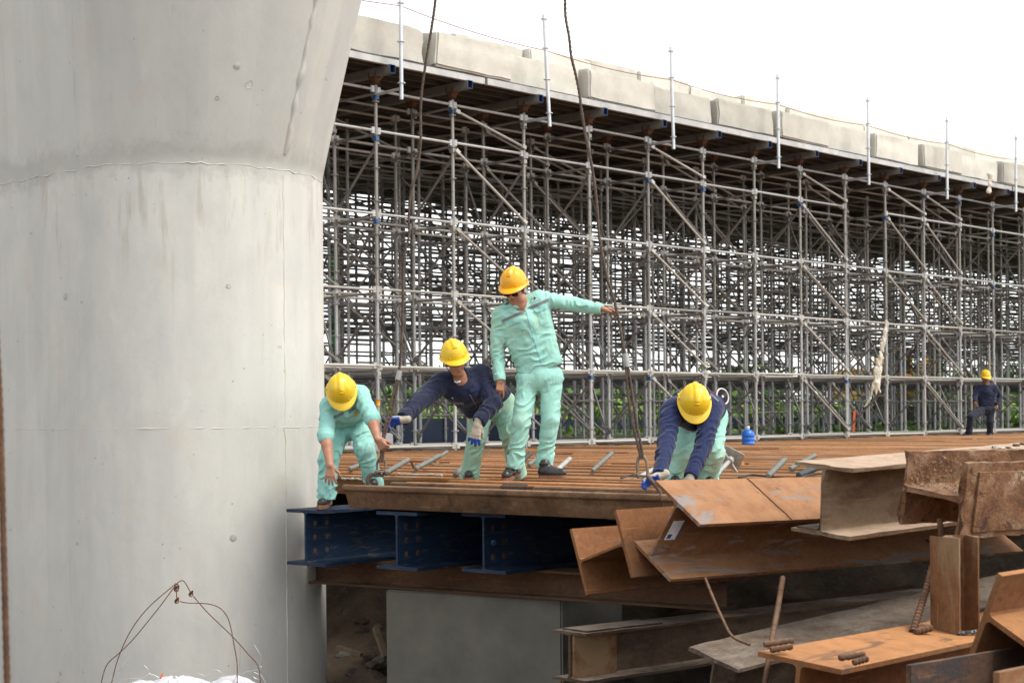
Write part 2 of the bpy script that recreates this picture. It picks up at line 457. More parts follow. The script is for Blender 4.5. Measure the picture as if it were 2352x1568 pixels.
class MB:
    "collects geometry for ONE mesh"
    def __init__(s): s.v, s.f, s.m = [], [], []
    def add(s, verts, faces, mi=0):
        o = len(s.v)
        s.v += [tuple(p) for p in verts]
        s.f += [tuple(i + o for i in f) for f in faces]
        s.m += [mi] * len(faces)
        return s
    def box(s, lo, hi, mi=0, mw=None, bev=0.0):
        x0, y0, z0 = lo; x1, y1, z1 = hi
        vs_ = [Vector(p) for p in ((x0, y0, z0), (x1, y0, z0), (x1, y1, z0), (x0, y1, z0), (x0, y0, z1), (x1, y0, z1), (x1, y1, z1), (x0, y1, z1))]
        fs = [(0, 3, 2, 1), (4, 5, 6, 7), (0, 1, 5, 4), (1, 2, 6, 5), (2, 3, 7, 6), (3, 0, 4, 7)]
        if bev > 0:
            bm = bmesh.new()
            bv = [bm.verts.new(p) for p in vs_]
            for f in fs: bm.faces.new([bv[i] for i in f])
            bmesh.ops.bevel(bm, geom=list(bm.edges), offset=bev, segments=2, affect='EDGES', profile=.6)
            bm.verts.index_update()
            vs_ = [v.co.copy() for v in bm.verts]
            fs = [[v.index for v in f.verts] for f in bm.faces]
            bm.free()
        if mw is not None: vs_ = [mw @ p for p in vs_]
        return s.add(vs_, fs, mi)
    def tube(s, path, r, n=8, mi=0, cap=True, rot=0.0):
        path = [Vector(p) for p in path]
        rs = r if hasattr(r, '__len__') else [r] * len(path)
        t0 = (path[1] - path[0]).normalized()
        a = Vector((0, 0, 1)) if abs(t0.z) < .9 else Vector((1, 0, 0))
        x = t0.cross(a).normalized()
        rings = []
        for i, p in enumerate(path):
            t = (path[min(i + 1, len(path) - 1)] - path[max(i - 1, 0)]).normalized()
            x = (x - t * x.dot(t)).normalized()
            y = t.cross(x)
            rings.append([p + (x * math.cos(rot + k * 2 * math.pi / n) + y * math.sin(rot + k * 2 * math.pi / n)) * rs[i] for k in range(n)])
        vs_ = [q for rg in rings for q in rg]
        fs = []
        for i in range(len(path) - 1):
            for k in range(n):
                k2 = (k + 1) % n
                fs.append((i * n + k, i * n + k2, (i + 1) * n + k2, (i + 1) * n + k))
        if cap:
            fs.append(tuple(range(n - 1, -1, -1)))
            fs.append(tuple((len(path) - 1) * n + k for k in range(n)))
        return s.add(vs_, fs, mi)
    def prism(s, poly, xs, mi=0, jit=0.0, mw=None, cap=True, seed=0):
        "poly in (y, z), extruded along x through stations xs"
        n = len(poly)
        rr = random.Random(seed)
        vs_ = []
        for i, x in enumerate(xs):
            for (y, z) in poly:
                j = lambda: rr.uniform(-jit, jit)
                e = 2.2 if i in (0, len(xs) - 1) else .6
                vs_.append(Vector((x + j() * e, y + j() * .5, z + j() * .5)))
        if mw is not None: vs_ = [mw @ p for p in vs_]
        fs = []
        for i in range(len(xs) - 1):
            for k in range(n):
                k2 = (k + 1) % n
                fs.append((i * n + k, (i + 1) * n + k, (i + 1) * n + k2, i * n + k2))
        if cap:
            fs.append(tuple(range(n)))
            fs.append(tuple((len(xs) - 1) * n + k for k in range(n - 1, -1, -1)))
        return s.add(vs_, fs, mi)
    def lathe(s, prof, n=24, mi=0, mw=None):
        vs_ = []
        for (r, z) in prof:
            for k in range(n):
                a = k * 2 * math.pi / n
                vs_.append(Vector((r * math.cos(a), r * math.sin(a), z)))
        if mw is not None: vs_ = [mw @ p for p in vs_]
        fs = []
        for i in range(len(prof) - 1):
            for k in range(n):
                k2 = (k + 1) % n
                fs.append((i * n + k, i * n + k2, (i + 1) * n + k2, (i + 1) * n + k))
        fs.append(tuple(range(n - 1, -1, -1)))
        fs.append(tuple((len(prof) - 1) * n + k for k in range(n)))
        return s.add(vs_, fs, mi)
    def mesh(s, name, mats, smooth=True, angle=38):
        me = bpy.data.meshes.new(name)
        me.from_pydata(s.v, [], s.f)
        me.polygons.foreach_set('material_index', s.m)
        me.update()
        bm = bmesh.new()
        bm.from_mesh(me)
        bmesh.ops.recalc_face_normals(bm, faces=bm.faces)
        bm.to_mesh(me)
        bm.free()
        return finish(me, mats, smooth, angle)
    def build(s, name, mats, parent=None, mw=None, smooth=True, angle=38):
        return link(name, s.mesh(name, mats, smooth, angle), parent, mw)

def axes_matrix(o, x, y, z):
    m = Matrix.Identity(4)
    for i, a in enumerate((x, y, z)):
        for j in range(3): m[j][i] = a[j]
    for j in range(3): m[j][3] = o[j]
    return m

def aim(a, b, up=Vector((0, 0, 1))):
    "matrix with local x from a to b"
    a, b = Vector(a), Vector(b)
    x = (b - a).normalized()
    if abs(x.dot(up)) > .98: up = Vector((0, 1, 0))
    y = up.cross(x).normalized()
    return axes_matrix(a, x, y, x.cross(y))

def smooth_path(pts, per=6):
    "Catmull-Rom through pts"
    pts = [Vector(p) for p in pts]
    q = [pts[0] * 2 - pts[1]] + pts + [pts[-1] * 2 - pts[-2]]
    out = []
    for i in range(1, len(q) - 2):
        p0, p1, p2, p3 = q[i - 1:i + 3]
        for k in range(per):
            t = k / per
            out.append(.5 * ((2 * p1) + (p2 - p0) * t + (2 * p0 - 5 * p1 + 4 * p2 - p3) * t * t + (3 * p1 - p0 - 3 * p2 + p3) * t ** 3))
    out.append(pts[-1])
    return out

def twist(mb, path, r, strands=3, pitch=.09, n=6):
    "a laid rope: strands winding round a path"
    path = [Vector(p) for p in path]
    d = [0.0]
    for i in range(1, len(path)): d.append(d[-1] + (path[i] - path[i - 1]).length)
    x = None
    fr = []
    for i, p in enumerate(path):
        t = (path[min(i + 1, len(path) - 1)] - path[max(i - 1, 0)]).normalized()
        if x is None: x = t.cross(Vector((0, 1, 0)) if abs(t.y) < .9 else Vector((1, 0, 0))).normalized()
        x = (x - t * x.dot(t)).normalized()
        fr.append((x.copy(), t.cross(x)))
    for sidx in range(strands):
        pp = []
        for i, p in enumerate(path):
            a = 2 * math.pi * (d[i] / pitch + sidx / strands)
            pp.append(p + (fr[i][0] * math.cos(a) + fr[i][1] * math.sin(a)) * r * .52)
        mb.tube(pp, r * .56, n)

def resample(pts, step):
    pts = [Vector(p) for p in pts]
    out = [pts[0]]
    for a, b in zip(pts, pts[1:]):
        n = max(1, int((b - a).length / step))
        out += [a.lerp(b, (k + 1) / n) for k in range(n)]
    return out

# ================================================================ the setting
# two grids on the site: the falsework (E1 along the bridge, E2 across it) and the pile deck (G1 along the blue girders, GP along the piles)
TH = R_(43.8)
E1 = Vector((math.sin(TH), math.cos(TH), 0)); E2 = Vector((-math.cos(TH), math.sin(TH), 0))
TG = R_(40.4)
G1 = Vector((math.sin(TG), math.cos(TG), 0)); GP = Vector((math.cos(TG), -math.sin(TG), 0))
UP = Vector((0, 0, 1))
SO = Vector((-2.03, 24.4, 0))                 # first standard of the front row
BAY, TRV = 1.635, 0.98
_rr = random.Random(77)
ROWP = [0, .98] + [0] * 18
ROWE = [0, .03] + [_rr.uniform(-.32, .32) for _ in range(18)]
for _i in range(2, 20): ROWP[_i] = ROWP[_i - 1] + (.48, .95, .62, .9)[_i % 4] + _rr.uniform(-.06, .06)
def S(k, r, z):
    i = int(math.floor(r)) if r >= 0 else 0
    y = ROWP[i] + (r - i) * (ROWP[i + 1] - ROWP[i]) if r >= 0 else r * TRV
    return SO + E1 * (k * BAY + (ROWE[i] if r >= 0 else 0)) + E2 * y + UP * z

F0 = Vector((-1.37, 12.84, 0))                # left end of the front pile
PILE_W = 0.6
B1P = Vector((.851, 9.16, 0)); B1N = Vector((-math.sin(R_(41.5)), math.cos(R_(41.5)), 0))
B1N = Vector((-.663, .749, 0))

def sstep(a, b, x):
    t = min(1, max(0, (x - a) / (b - a)))
    return t * t * (3 - 2 * t)

_lat = rng.random((32, 32, 32)).astype(np.float32)
def vnoise(P):
    "value noise, numpy array (n,3) -> (n,) in 0..1"
    P = np.asarray(P, np.float32)
    i = np.floor(P).astype(np.int32)
    t = P - i
    t = t * t * (3 - 2 * t)
    out = 0
    for dx in (0, 1):
        wx = t[:, 0] if dx else 1 - t[:, 0]
        for dy in (0, 1):
            wy = t[:, 1] if dy else 1 - t[:, 1]
            for dz in (0, 1):
                wz = t[:, 2] if dz else 1 - t[:, 2]
                out = out + _lat[(i[:, 0] + dx) & 31, (i[:, 1] + dy) & 31, (i[:, 2] + dz) & 31] * wx * wy * wz
    return out

def ground_z(x, y):
    p = Vector((x, y, 0))
    q = p.dot(G1)
    far = sstep(-.5, .3, (p - SO).dot(E2))                       # under the falsework
    z = -1.92 + .72 * sstep(9.4, 12.2, q) + .42 * sstep(12.2, 14.5, q) + .53 * sstep(14.5, 16.0, q)
    hump = .48 * sstep(.1, .8, x + (y - 11.5) * .1) * (1 - sstep(11.8, 13.0, y)) * sstep(4, 6.5, y)
    z = max(z, -1.92 + hump)
    pit = sstep(.1, .9, x - .12 * (y - 11.5)) * (1 - sstep(16.5, 18.5, y - .2 * x))      # dug out under the beam heap
    z = z * (1 - pit) + min(z, -1.5) * pit
    return z * (1 - far) + far * -.07

def make_ground():
    xs = np.concatenate([np.linspace(-1200, -60, 8), np.linspace(-45, -8, 14), np.linspace(-6.5, 6.5, 100), np.linspace(8, 45, 14), np.linspace(60, 1200, 8)])
    ys = np.concatenate([np.linspace(-80, 0, 6), np.linspace(2, 20, 130), np.linspace(20.8, 60, 40), np.linspace(70, 2400, 14)])
    vs_, fs = [], []
    gx, gy = np.meshgrid(xs, ys)
    P = np.stack([gx.ravel(), gy.ravel(), np.zeros(gx.size)], 1)
    n = vnoise(P * 1.3 + 5) * .5 + vnoise(P * 3.7 + 9) * .28 + vnoise(P * 9 + 2) * .16
    for (x, y, _), h in zip(P, n):
        q = x * G1.x + y * G1.y
        amp = (1 - sstep(14, 16, q)) if y < 24 else 0
        vs_.append((x, y, ground_z(x, y) + (h - .47) * (.55 * amp + .02)))
    w = len(xs)
    for j in range(len(ys) - 1):
        for i in range(w - 1):
            fs.append((j * w + i, j * w + i + 1, (j + 1) * w + i + 1, (j + 1) * w + i))
    me = bpy.data.meshes.new('ground')
    me.from_pydata(vs_, [], fs)
    finish(me, 'earth', True, 60)
    tag(link('ground', me), 'bare muddy earth rising under the pile deck', 'ground', kind='structure')
make_ground()

# ---------------------------------------------------------------- pier
PC, PR = Vector((-2.81, 14.2, 0)), 1.15
PT = R_(42)
P1 = Vector((math.sin(PT), math.cos(PT), 0)); P2 = Vector((-math.cos(PT), math.sin(PT), 0))
def pier_off(z):
    if z < 2.60: return 0.0
    if z < 2.70: return .305 * (z - 2.60) ** 2 / .2
    return .305 * (z - 2.65)
def pier_pt(arc, z, extra=0.0):
    "arc in metres along the outline, 0 at the tangent point on the near face; negative runs back along that face"
    r = PR
    half = math.pi * r
    wgt = .12 + .88 * math.sin(min(max(arc, 0), half) / r)      # the head widens towards the nose
    if arc < 0: base, nrm = PC - P1 * r - P2 * arc, -P1
    elif arc <= half:
        a = arc / r
        nrm = -P1 * math.cos(a) - P2 * math.sin(a)
        base = PC + nrm * r
    else: base, nrm = PC + P1 * r + P2 * (arc - half), P1
    return base + nrm * (pier_off(z) * wgt + extra) + UP * z
def make_pier():
    root = empty('bridge_pier', PC + UP * -2)
    tag(root, 'massive round-nosed grey concrete bridge pier with flared head, left of the workers', 'pier')
    half = math.pi * PR
    arcs = list(np.linspace(-5, -.4, 8)) + list(np.linspace(0, half, 72)) + list(np.linspace(half + .4, half + 5, 8))
    def part(name, zs, top, bottom):
        vs_, fs, ar, hg = [], [], [], []
        for z in zs:
            for a in arcs:
                vs_.append(pier_pt(a, z)); ar.append(a + 8); hg.append((z + 2.6) / 10.2)
        n = len(arcs)
        for j in range(len(zs) - 1):
            for i in range(n - 1):
                fs.append((j * n + i, j * n + i + 1, (j + 1) * n + i + 1, (j + 1) * n + i))
            fs.append((j * n + n - 1, j * n, (j + 1) * n, (j + 1) * n + n - 1))
        fs.append(tuple(range(n - 1, -1, -1)))
        fs.append(tuple((len(zs) - 1) * n + i for i in range(n)))
        me = bpy.data.meshes.new(name)
        me.from_pydata(vs_, [], fs)
        at = me.attributes.new('arc', 'FLOAT', 'POINT'); at.data.foreach_set('value', ar)
        at = me.attributes.new('hgt', 'FLOAT', 'POINT'); at.data.foreach_set('value', hg)
        finish(me, 'pier_concrete', True, 50)
        return link(name, me, root)
    part('shaft', list(np.linspace(-2.5, .455, 8)), True, True)
    part('shaft', list(np.linspace(.455, 2.6, 10)), True, True)
    part('flared_head', [2.6, 2.62, 2.65, 2.68, 2.72, 2.8] + list(np.linspace(3, 7.6, 14)), True, True)
    rr = random.Random(3)
    def seam(arc, z0, z1, r, name='joint_seam', n=60):
        mb = MB()
        pts = [pier_pt(arc + rr.uniform(-.006, .006), z0 + (z1 - z0) * i / n, -r * .35 + rr.uniform(-.002, .003)) for i in range(n + 1)]
        mb.tube(pts, [r * rr.uniform(.6, 1.3) for _ in pts], 6)
        mb.build(name, 'pier_concrete', root, angle=80)
    ARC2 = 1.60
    # arc whose silhouette lies at x = 653 on the print
    best = min(np.linspace(.5, 2.6, 400), key=lambda a: abs((lambda p: CX + FPX * p.x / p.y)(pier_pt(a, 1.0)) - 656))
    seam(best, -2.4, 2.56, .008)
    seam(best, 2.74, 7.5, .03, n=80)
    seam(-.02, -2.4, 2.56, .004)
    seam(.0, 2.72, 7.5, .007)
    mb = MB()
    pts = [pier_pt(a, 2.605 + rr.uniform(-.012, .012), .0) for a in np.linspace(-4, half, 140)]
    mb.tube(pts, [.003 * rr.uniform(.1, 1.8) for _ in pts], 6)
    mb.build('joint_seam', 'pier_concrete', root, angle=80)
    mb = MB()
    pts = [pier_pt(a, .455 + rr.uniform(-.003, .003), -.002) for a in np.linspace(-4, half, 120)]
    mb.tube(pts, [.005 * rr.uniform(.3, 1.3) for _ in pts], 6)
    mb.build('joint_seam', 'pier_concrete', root, angle=80)
    # spalled chip on the head, tie-hole plugs on the shaft
    for (px, py, rad, mt) in ((577, 188, .045, 'mortar_white'),):
        tgt = min(((a, z) for a in np.linspace(0, 3, 120) for z in np.linspace(2.7, 4.2, 60)), key=lambda t: (lambda p: (CX + FPX * p.x / p.y - px) ** 2 + (YH - FPX * (p.z - CAMZ) / p.y - py) ** 2)(pier_pt(*t)))
        mb = MB()
        cpt = [pier_pt(tgt[0] + rad * math.cos(a) * rr.uniform(.5, 1) / 1.2, tgt[1] + rad * math.sin(a) * rr.uniform(.4, 1), .002) for a in np.linspace(0, 2 * math.pi, 13)[:-1]]
        ctr = [pier_pt(tgt[0] + rr.uniform(-.01, .01), tgt[1], -.006)]
        mb.add(cpt + ctr, [(i, (i + 1) % 12, 12) for i in range(12)])
        mb.build('spalled_chip', mt, root)
    for (px, py, rad) in ((930 * .5742 * 0 + 532, 1228, .03), (175, 1234, .016), (153, 672, .03), (527, 648, .022), (552, 145, .026), (133, 1532, .02), (505, 218, .018)):
        zr = np.linspace(-2.4, 4.6, 280)
        tgt = min(((a, z) for a in np.linspace(-1.5, 2.6, 200) for z in zr[::2]), key=lambda t: (lambda p: (CX + FPX * p.x / p.y - px) ** 2 + (YH - FPX * (p.z - CAMZ) / p.y - py) ** 2)(pier_pt(*t)))
        mb = MB()
        ring = [pier_pt(tgt[0] + rad * math.cos(a), tgt[1] + rad * math.sin(a), .0015) for a in np.linspace(0, 2 * math.pi, 15)[:-1]]
        mid = [pier_pt(tgt[0] + rad * .8 * math.cos(a), tgt[1] + rad * .8 * math.sin(a), .004) for a in np.linspace(0, 2 * math.pi, 15)[:-1]]
        mb.add(ring + mid + [pier_pt(tgt[0], tgt[1], .001)], [(i, (i + 1) % 14, 14 + (i + 1) % 14, 14 + i) for i in range(14)] + [(14 + i, 14 + (i + 1) % 14, 28) for i in range(14)])
        mb.build('tie_hole_plug', 'tie_plug', root)
make_pier()

# ---------------------------------------------------------------- falsework scaffolding
LEV = [.06, 1.30, 2.46, 3.61, 4.86, 5.48]
KMIN, KMAX, ROWS = -2, 27, 15
def make_falsework():
    root = empty('bridge_falsework', S(0, 0, -.05))
    tag(root, 'dense grey steel tube falsework carrying the new bridge deck', 'scaffolding')
    r = .027
    # shared meshes
    mb = MB()
    mb.tube([(0, 0, .08), (0, 0, 2.42)], r, 8, 0)
    mb.tube([(0, 0, 2.42), (0, 0, 5.55)], r, 8, 1)
    for z in np.arange(.3, 5.4, .5):
        mb.tube([(0, 0, z - .006), (0, 0, z + .006)], .058, 8, 1 if z > 2.4 else 0)
    for z in (1.2, 2.42, 3.6, 4.8): mb.tube([(0, 0, z - .09), (0, 0, z + .09)], r * 1.25, 8, 1 if z > 2.43 else 0)
    mb.tube([(0, 0, -.03), (0, 0, .2)], r * .8, 8, 1)
    mb.box((-.07, -.07, -.045), (.07, .07, -.03), 1)
    me_std = mb.mesh('standard', ['tube_galvanised', 'tube_weathered'])
    def hbar(L, mat):
        mb = MB()
        mb.tube([(.05, 0, 0), (L - .05, 0, 0)], .0215, 8)
        for x in (.055, L - .055): mb.box((x - .03, -.018, -.045), (x + .03, .018, .05))
        return mb.mesh('ledger', mat)
    me_led = [hbar(BAY, 'tube_galvanised'), hbar(BAY, 'tube_dusty'), hbar(BAY, 'tube_weathered')]
    tcache = {}
    def trn(a, b):
        L = round((b - a).length, 2)
        if L not in tcache: tcache[L] = hbar(L, 'tube_weathered')
        return tcache[L]
    def diag(L, mat):
        mb = MB()
        mb.tube([(.06, 0, 0), (L - .06, 0, 0)], .021, 8)
        for x in (.06, L - .06): mb.box((x - .045, -.03, -.03), (x + .045, .03, .03))
        return mb.mesh('diagonal_brace', mat)
    dmesh = {}
    def get_diag(a, b, mat):
        L = round((b - a).length, 2)
        if (L, mat) not in dmesh: dmesh[(L, mat)] = diag(L, mat)
        return dmesh[(L, mat)]
    mb = MB()
    mb.box((-.034, -.04, -.03), (.034, .04, .035)); mb.tube([(-.05, .02, .01), (.05, .02, .01)], .011, 6)
    me_cp = [mb.mesh('coupler', 'blue_clamp'), mb.mesh('coupler', 'grey_clamp')]
    mb = MB()
    mb.tube([(0, 0, 5.5), (0, 0, 5.655)], .019, 8, 0)
    mb.tube([(-.09, 0, 5.57), (.09, 0, 5.57)], .011, 6, 0)
    mb.box((-.075, -.075, 5.655), (.075, .075, 5.668), 0)
    for sx in (-1, 1): mb.box((sx * .075 - .006, -.075, 5.655), (sx * .075 + .006, .075, 5.74), 0)
    mb.add([(-.02, -.02, 5.55), (.02, -.02, 5.55), (.02, .02, 5.55), (-.02, .02, 5.55), (-.07, -.07, 5.655), (.07, -.07, 5.655), (.07, .07, 5.655), (-.07, .07, 5.655)], [(0, 1, 5, 4), (1, 2, 6, 5), (2, 3, 7, 6), (3, 0, 4, 7)], 0)
    me_jack = mb.mesh('head_jack', 'rebar_rust')

    count = dict(standard=0, ledger=0, transom=0, diagonal_brace=0, coupler=0)
    stuff = MB()
    cheap = {}
    def place(name, me, mw):
        if count[name] < 298:
            count[name] += 1
            return link(name, me, root, mw)
        return None
    rs = random.Random(11)
    lean = {}
    def node(k, row, z):
        if (k, row) not in lean: lean[(k, row)] = (rs.uniform(-.012, .012), rs.uniform(-.012, .012), rs.uniform(-.01, .01), rs.uniform(-.01, .01))
        a, b, c, d = lean[(k, row)]
        return S(k, row, z) + E1 * (a + c * z / 5) + E2 * (b + d * z / 5)
    def bar(mats_i, a, b, rad): stuff.tube([a, b], rad, 5, mats_i, cap=False)
    order = sorted(((k, row) for k in range(KMIN, KMAX + 1) for row in range(ROWS)), key=lambda t: (t[1] > 1) * 100 + t[1] * 3 + max(0, t[0] - 13) * 4 + max(0, -t[0]) * 2)
    for (k, row) in order:
        a, b = node(k, row, 0), node(k, row, 5.5)
        mw = Matrix.Translation(a) @ Vector((0, 0, 1)).rotation_difference((b - a).normalized()).to_matrix().to_4x4() @ Matrix.Rotation(TH * -1, 4, 'Z')
        if not place('standard', me_std, mw):
            bar(0, node(k, row, -.03), node(k, row, 2.42), r); bar(1, node(k, row, 2.42), node(k, row, 5.6), r)
        if row < 2 and k < 15: link('head_jack', me_jack, root, mw)
        for li, z in enumerate(LEV):
            if k < KMAX and not (li == 0 and row > 2):
                kind = 0 if (row == 0 and li >= 3) else (1 if rs.random() < .5 + .3 * (row == 0) else 2)
                za = z + rs.uniform(-.012, .012)
                pa, pb = node(k, row, za), node(k + 1, row, za)
                if row == 0 and li == 4 and k == 8: continue
                if not (row < 3 and k < 15 and place('ledger', me_led[kind], aim(pa, pb))):
                    bar(1 if kind else 2, pa, pb, .0215)
            if row < ROWS - 1 and not (li == 5 and row % 2) and not (li == 0 and row > 1):
                zb = z - .055
                pa, pb = node(k, row, zb), node(k, row + 1, zb)
                if not (row < 3 and k < 15 and place('transom', trn(pa, pb), aim(pa, pb))): bar(1, pa, pb, .0215)
            if 2 < row and k < KMAX and 0 < li and rs.random() < .5:
                zz = z - rs.choice((.35, .5, .75))
                bar(1, node(k, row, zz), node(k + 1, row, zz), .0215)
            if row == 0 and k < 15 and li > 0:
                mwc = aim(node(k, 0, z - .12), node(k + 1, 0, z - .12))
                place('coupler', me_cp[0 if rs.random() < .3 else 1], mwc)
        for li in range(1, len(LEV) - 0):
            zl, zh = LEV[li - 1], LEV[li]
            if k < KMAX and ((k + row * 2) % 3 == 1 and (row < 2 or rs.random() < .55) or (row == 0 and k == 9 and li > 2)):
                pa, pb = node(k, row, zh - .1) - E2 * .05, node(k + 1, row, zl + .1) - E2 * .05
                m = 'tube_dusty' if row == 0 else 'tube_weathered'
                if not (row < 4 and k < 15 and place('diagonal_brace', get_diag(pa, pb, m), aim(pa, pb))): bar(1, pa, pb, .021)
            if row < ROWS - 1 and row % 2 == 0 and li < 5 and (row == 0 or rs.random() < .55):
                fl = row > 0 and rs.random() < .5
                pa, pb = node(k, row, (zl + .12 if fl else zh - .16)) + E1 * .05, node(k, row + 1, (zh - .12 if fl else zl + .12)) + E1 * rs.uniform(-.06, .06)
                if not (row < 3 and k < 15 and place('diagonal_brace', get_diag(pa, pb, 'tube_shaded'), aim(pa, pb))): bar(1, pa, pb, .021)
            elif row < ROWS - 1 and row % 2 == 1 and rs.random() < .35 and li < 5:
                pa, pb = node(k, row, zl + .12) - E1 * .05, node(k, row + 1, zh - .1) - E1 * .05
                bar(1, pa, pb, .021)
    o = stuff.build('inner_tubes', ['tube_galvanised', 'tube_shaded', 'tube_dusty'], root, angle=80)
    o['kind'] = 'stuff'
    # guard posts clamped outside the front row
    gp = [(0, .00), (2, -.135), (4, -.06), (6, -.01), (8, -.02), (10, .02), (12, .05), (14, .02)]
    tops = []
    for k, dx in gp:
        b0 = S(k, -.60, 5.25); t0 = S(k, -.60, 7.06 if k else 7.3) + E1 * dx * 1.3 * .7
        mb = MB()
        mb.tube([b0, t0], .031, 10)
        d = (t0 - b0)
        for q in (.12, .42, .70, .96): mb.tube([b0 + d * q - UP * .006, b0 + d * q + UP * .006], .06, 8)
        mb.tube([b0 + d * .08 + E2 * .0, S(k, 0, 5.40)], .024, 8)
        mb.build('guard_post', 'tube_bright', root)
        tops.append((b0 + d * .68, b0 + d * .955))
    # warning tape on two standards
    for (k, row) in ((0, 0), (2, 2), (6, 1)):
        for z in (.48, .70):
            mb = MB(); p = node(k, row, z)
            mb.tube([p, p + UP * .09], .033, 10, cap=False); mb.build('warning_tape', 'tape_orange', root)
    return tops
POST_TOPS = make_falsework()

def make_lines():
    for name, idx, rad, sag, mt, lab in (('guard_line', 0, .007, .06, 'red_cord', 'dull red rope strung along the middle of the bridge guard posts'), ('guard_line', 1, .0045, .16, 'wire_zinc', 'thin grey wire strung along the tops of the bridge guard posts')):
        mb = MB()
        pts = [POST_TOPS[0][idx] - E1 * 4 - UP * .1] + [p[idx] for p in POST_TOPS]
        path = []
        for a, b in zip(pts, pts[1:]):
            for i in range(8):
                t = i / 8
                path.append(a.lerp(b, t) - UP * (sag * 4 * t * (1 - t)))
        mb.tube(path, rad, 6)
        tag(mb.build(name, mt, None), lab, 'rope', 'lines along the bridge guard posts')
make_lines()

# ---------------------------------------------------------------- deck formwork on the falsework
def make_formwork():
    root = empty('deck_formwork', S(0, 0, 5.66))
    tag(root, 'bridge deck formwork of steel beams and panels on top of the tubes', 'formwork')
    back = ROWP[ROWS - 1] + .5
    for k in range(KMIN, KMAX + 1):
        mb = MB()
        y0, y1 = -.40, back
        w, zl, zh, t = .055, 5.672, 5.80, .008
        # rectangular hollow section, open blue end
        outer = [(-w, zl), (w, zl), (w, zh), (-w, zh)]; inner = [(-w + t, zl + t), (w - t, zl + t), (w - t, zh - t), (-w + t, zh - t)]
        def P(p, y): return S(k, 0, p[1]) + E1 * p[0] + E2 * y
        V = [P(p, y0) for p in outer] + [P(p, y1) for p in outer] + [P(p, y0) for p in inner] + [P(p, y0 + .35) for p in inner]
        mb.add(V, [(i, (i + 1) % 4, 4 + (i + 1) % 4, 4 + i) for i in range(4)], 0)
        mb.add(V, [(i, (i + 1) % 4, 8 + (i + 1) % 4, 8 + i) for i in range(4)] + [(8 + i, 8 + (i + 1) % 4, 12 + (i + 1) % 4, 12 + i) for i in range(4)] + [(12, 13, 14, 15)], 1)
        mb.build('cross_beam', ['beam_steel', 'blue_end'], root, smooth=False)
    # joists along the bridge, the outer one bright
    x0, x1 = KMIN * BAY - .6, KMAX * BAY + .5
    segs = [(-3.0, 1.25), (1.25, 7.55), (7.55, 12.2), (12.2, 19.)]
    for i, (a, b) in enumerate(segs):
        mb = MB()
        of = -.34 - .02 * (i % 2)
        mw = axes_matrix(S(0, 0, 0), E1, E2, UP)
        mb.box((a * BAY + .02, of, 5.803 - .004 * (i % 2)), (b * BAY - (.02), of + .07, 5.90), 0, mw)
        mb.build('edge_joist', 'edge_white', root, smooth=False)
    y = -.1
    while y < back:
        mb = MB()
        mb.box((x0, y, 5.803), (x1, y + .05, 5.898), 0, axes_matrix(S(0, 0, 0), E1, E2, UP))
        mb.build('joist', 'joist_steel', root, smooth=False)
        y += .33
    mb = MB()
    mb.box((x0, -.33, 5.902), (x1, back, 5.925), 0, axes_matrix(S(0, 0, 0), E1, E2, UP))
    mb.build('deck_panel', 'formwork_panel', root, smooth=False)
make_formwork()

# ---------------------------------------------------------------- concrete kentledge blocks on the deck
def block(loc, L, D, H, rot=0.0, seed=0, tilt=0.0):
    rr = random.Random(seed)
    bm = bmesh.new()
    bmesh.ops.create_cube(bm, size=1)
    for v in bm.verts: v.co = Vector((v.co.x * L, v.co.y * D, (v.co.z + .5) * H))
    bmesh.ops.subdivide_edges(bm, edges=bm.edges, cuts=5, use_grid_fill=True)
    bmesh.ops.bevel(bm, geom=[e for e in bm.edges if e.calc_face_angle(0) > 1], offset=.03, segments=2, affect='EDGES')
    off = rr.uniform(0, 30)
    P = np.array([v.co for v in bm.verts]) * 5 + off
    n1, n2, n3 = vnoise(P), vnoise(P + 11), vnoise(P * 2.7 + 3)
    for v, a, b, c in zip(bm.verts, n1, n2, n3):
        v.co += Vector(((a - .5) * .05, (b - .5) * .05, (c - .5) * .06 * (1 if v.co.z > H * .5 else .4)))
    me = bpy.data.meshes.new('concrete_block')
    bm.to_mesh(me); bm.free()
    finish(me, 'block_concrete', True, 45)
    mw = axes_matrix(loc, E1, E2, UP) @ Matrix.Rotation(rot, 4, 'Z') @ Matrix.Rotation(tilt, 4, 'Y')
    return link('concrete_block', me, None, mw)
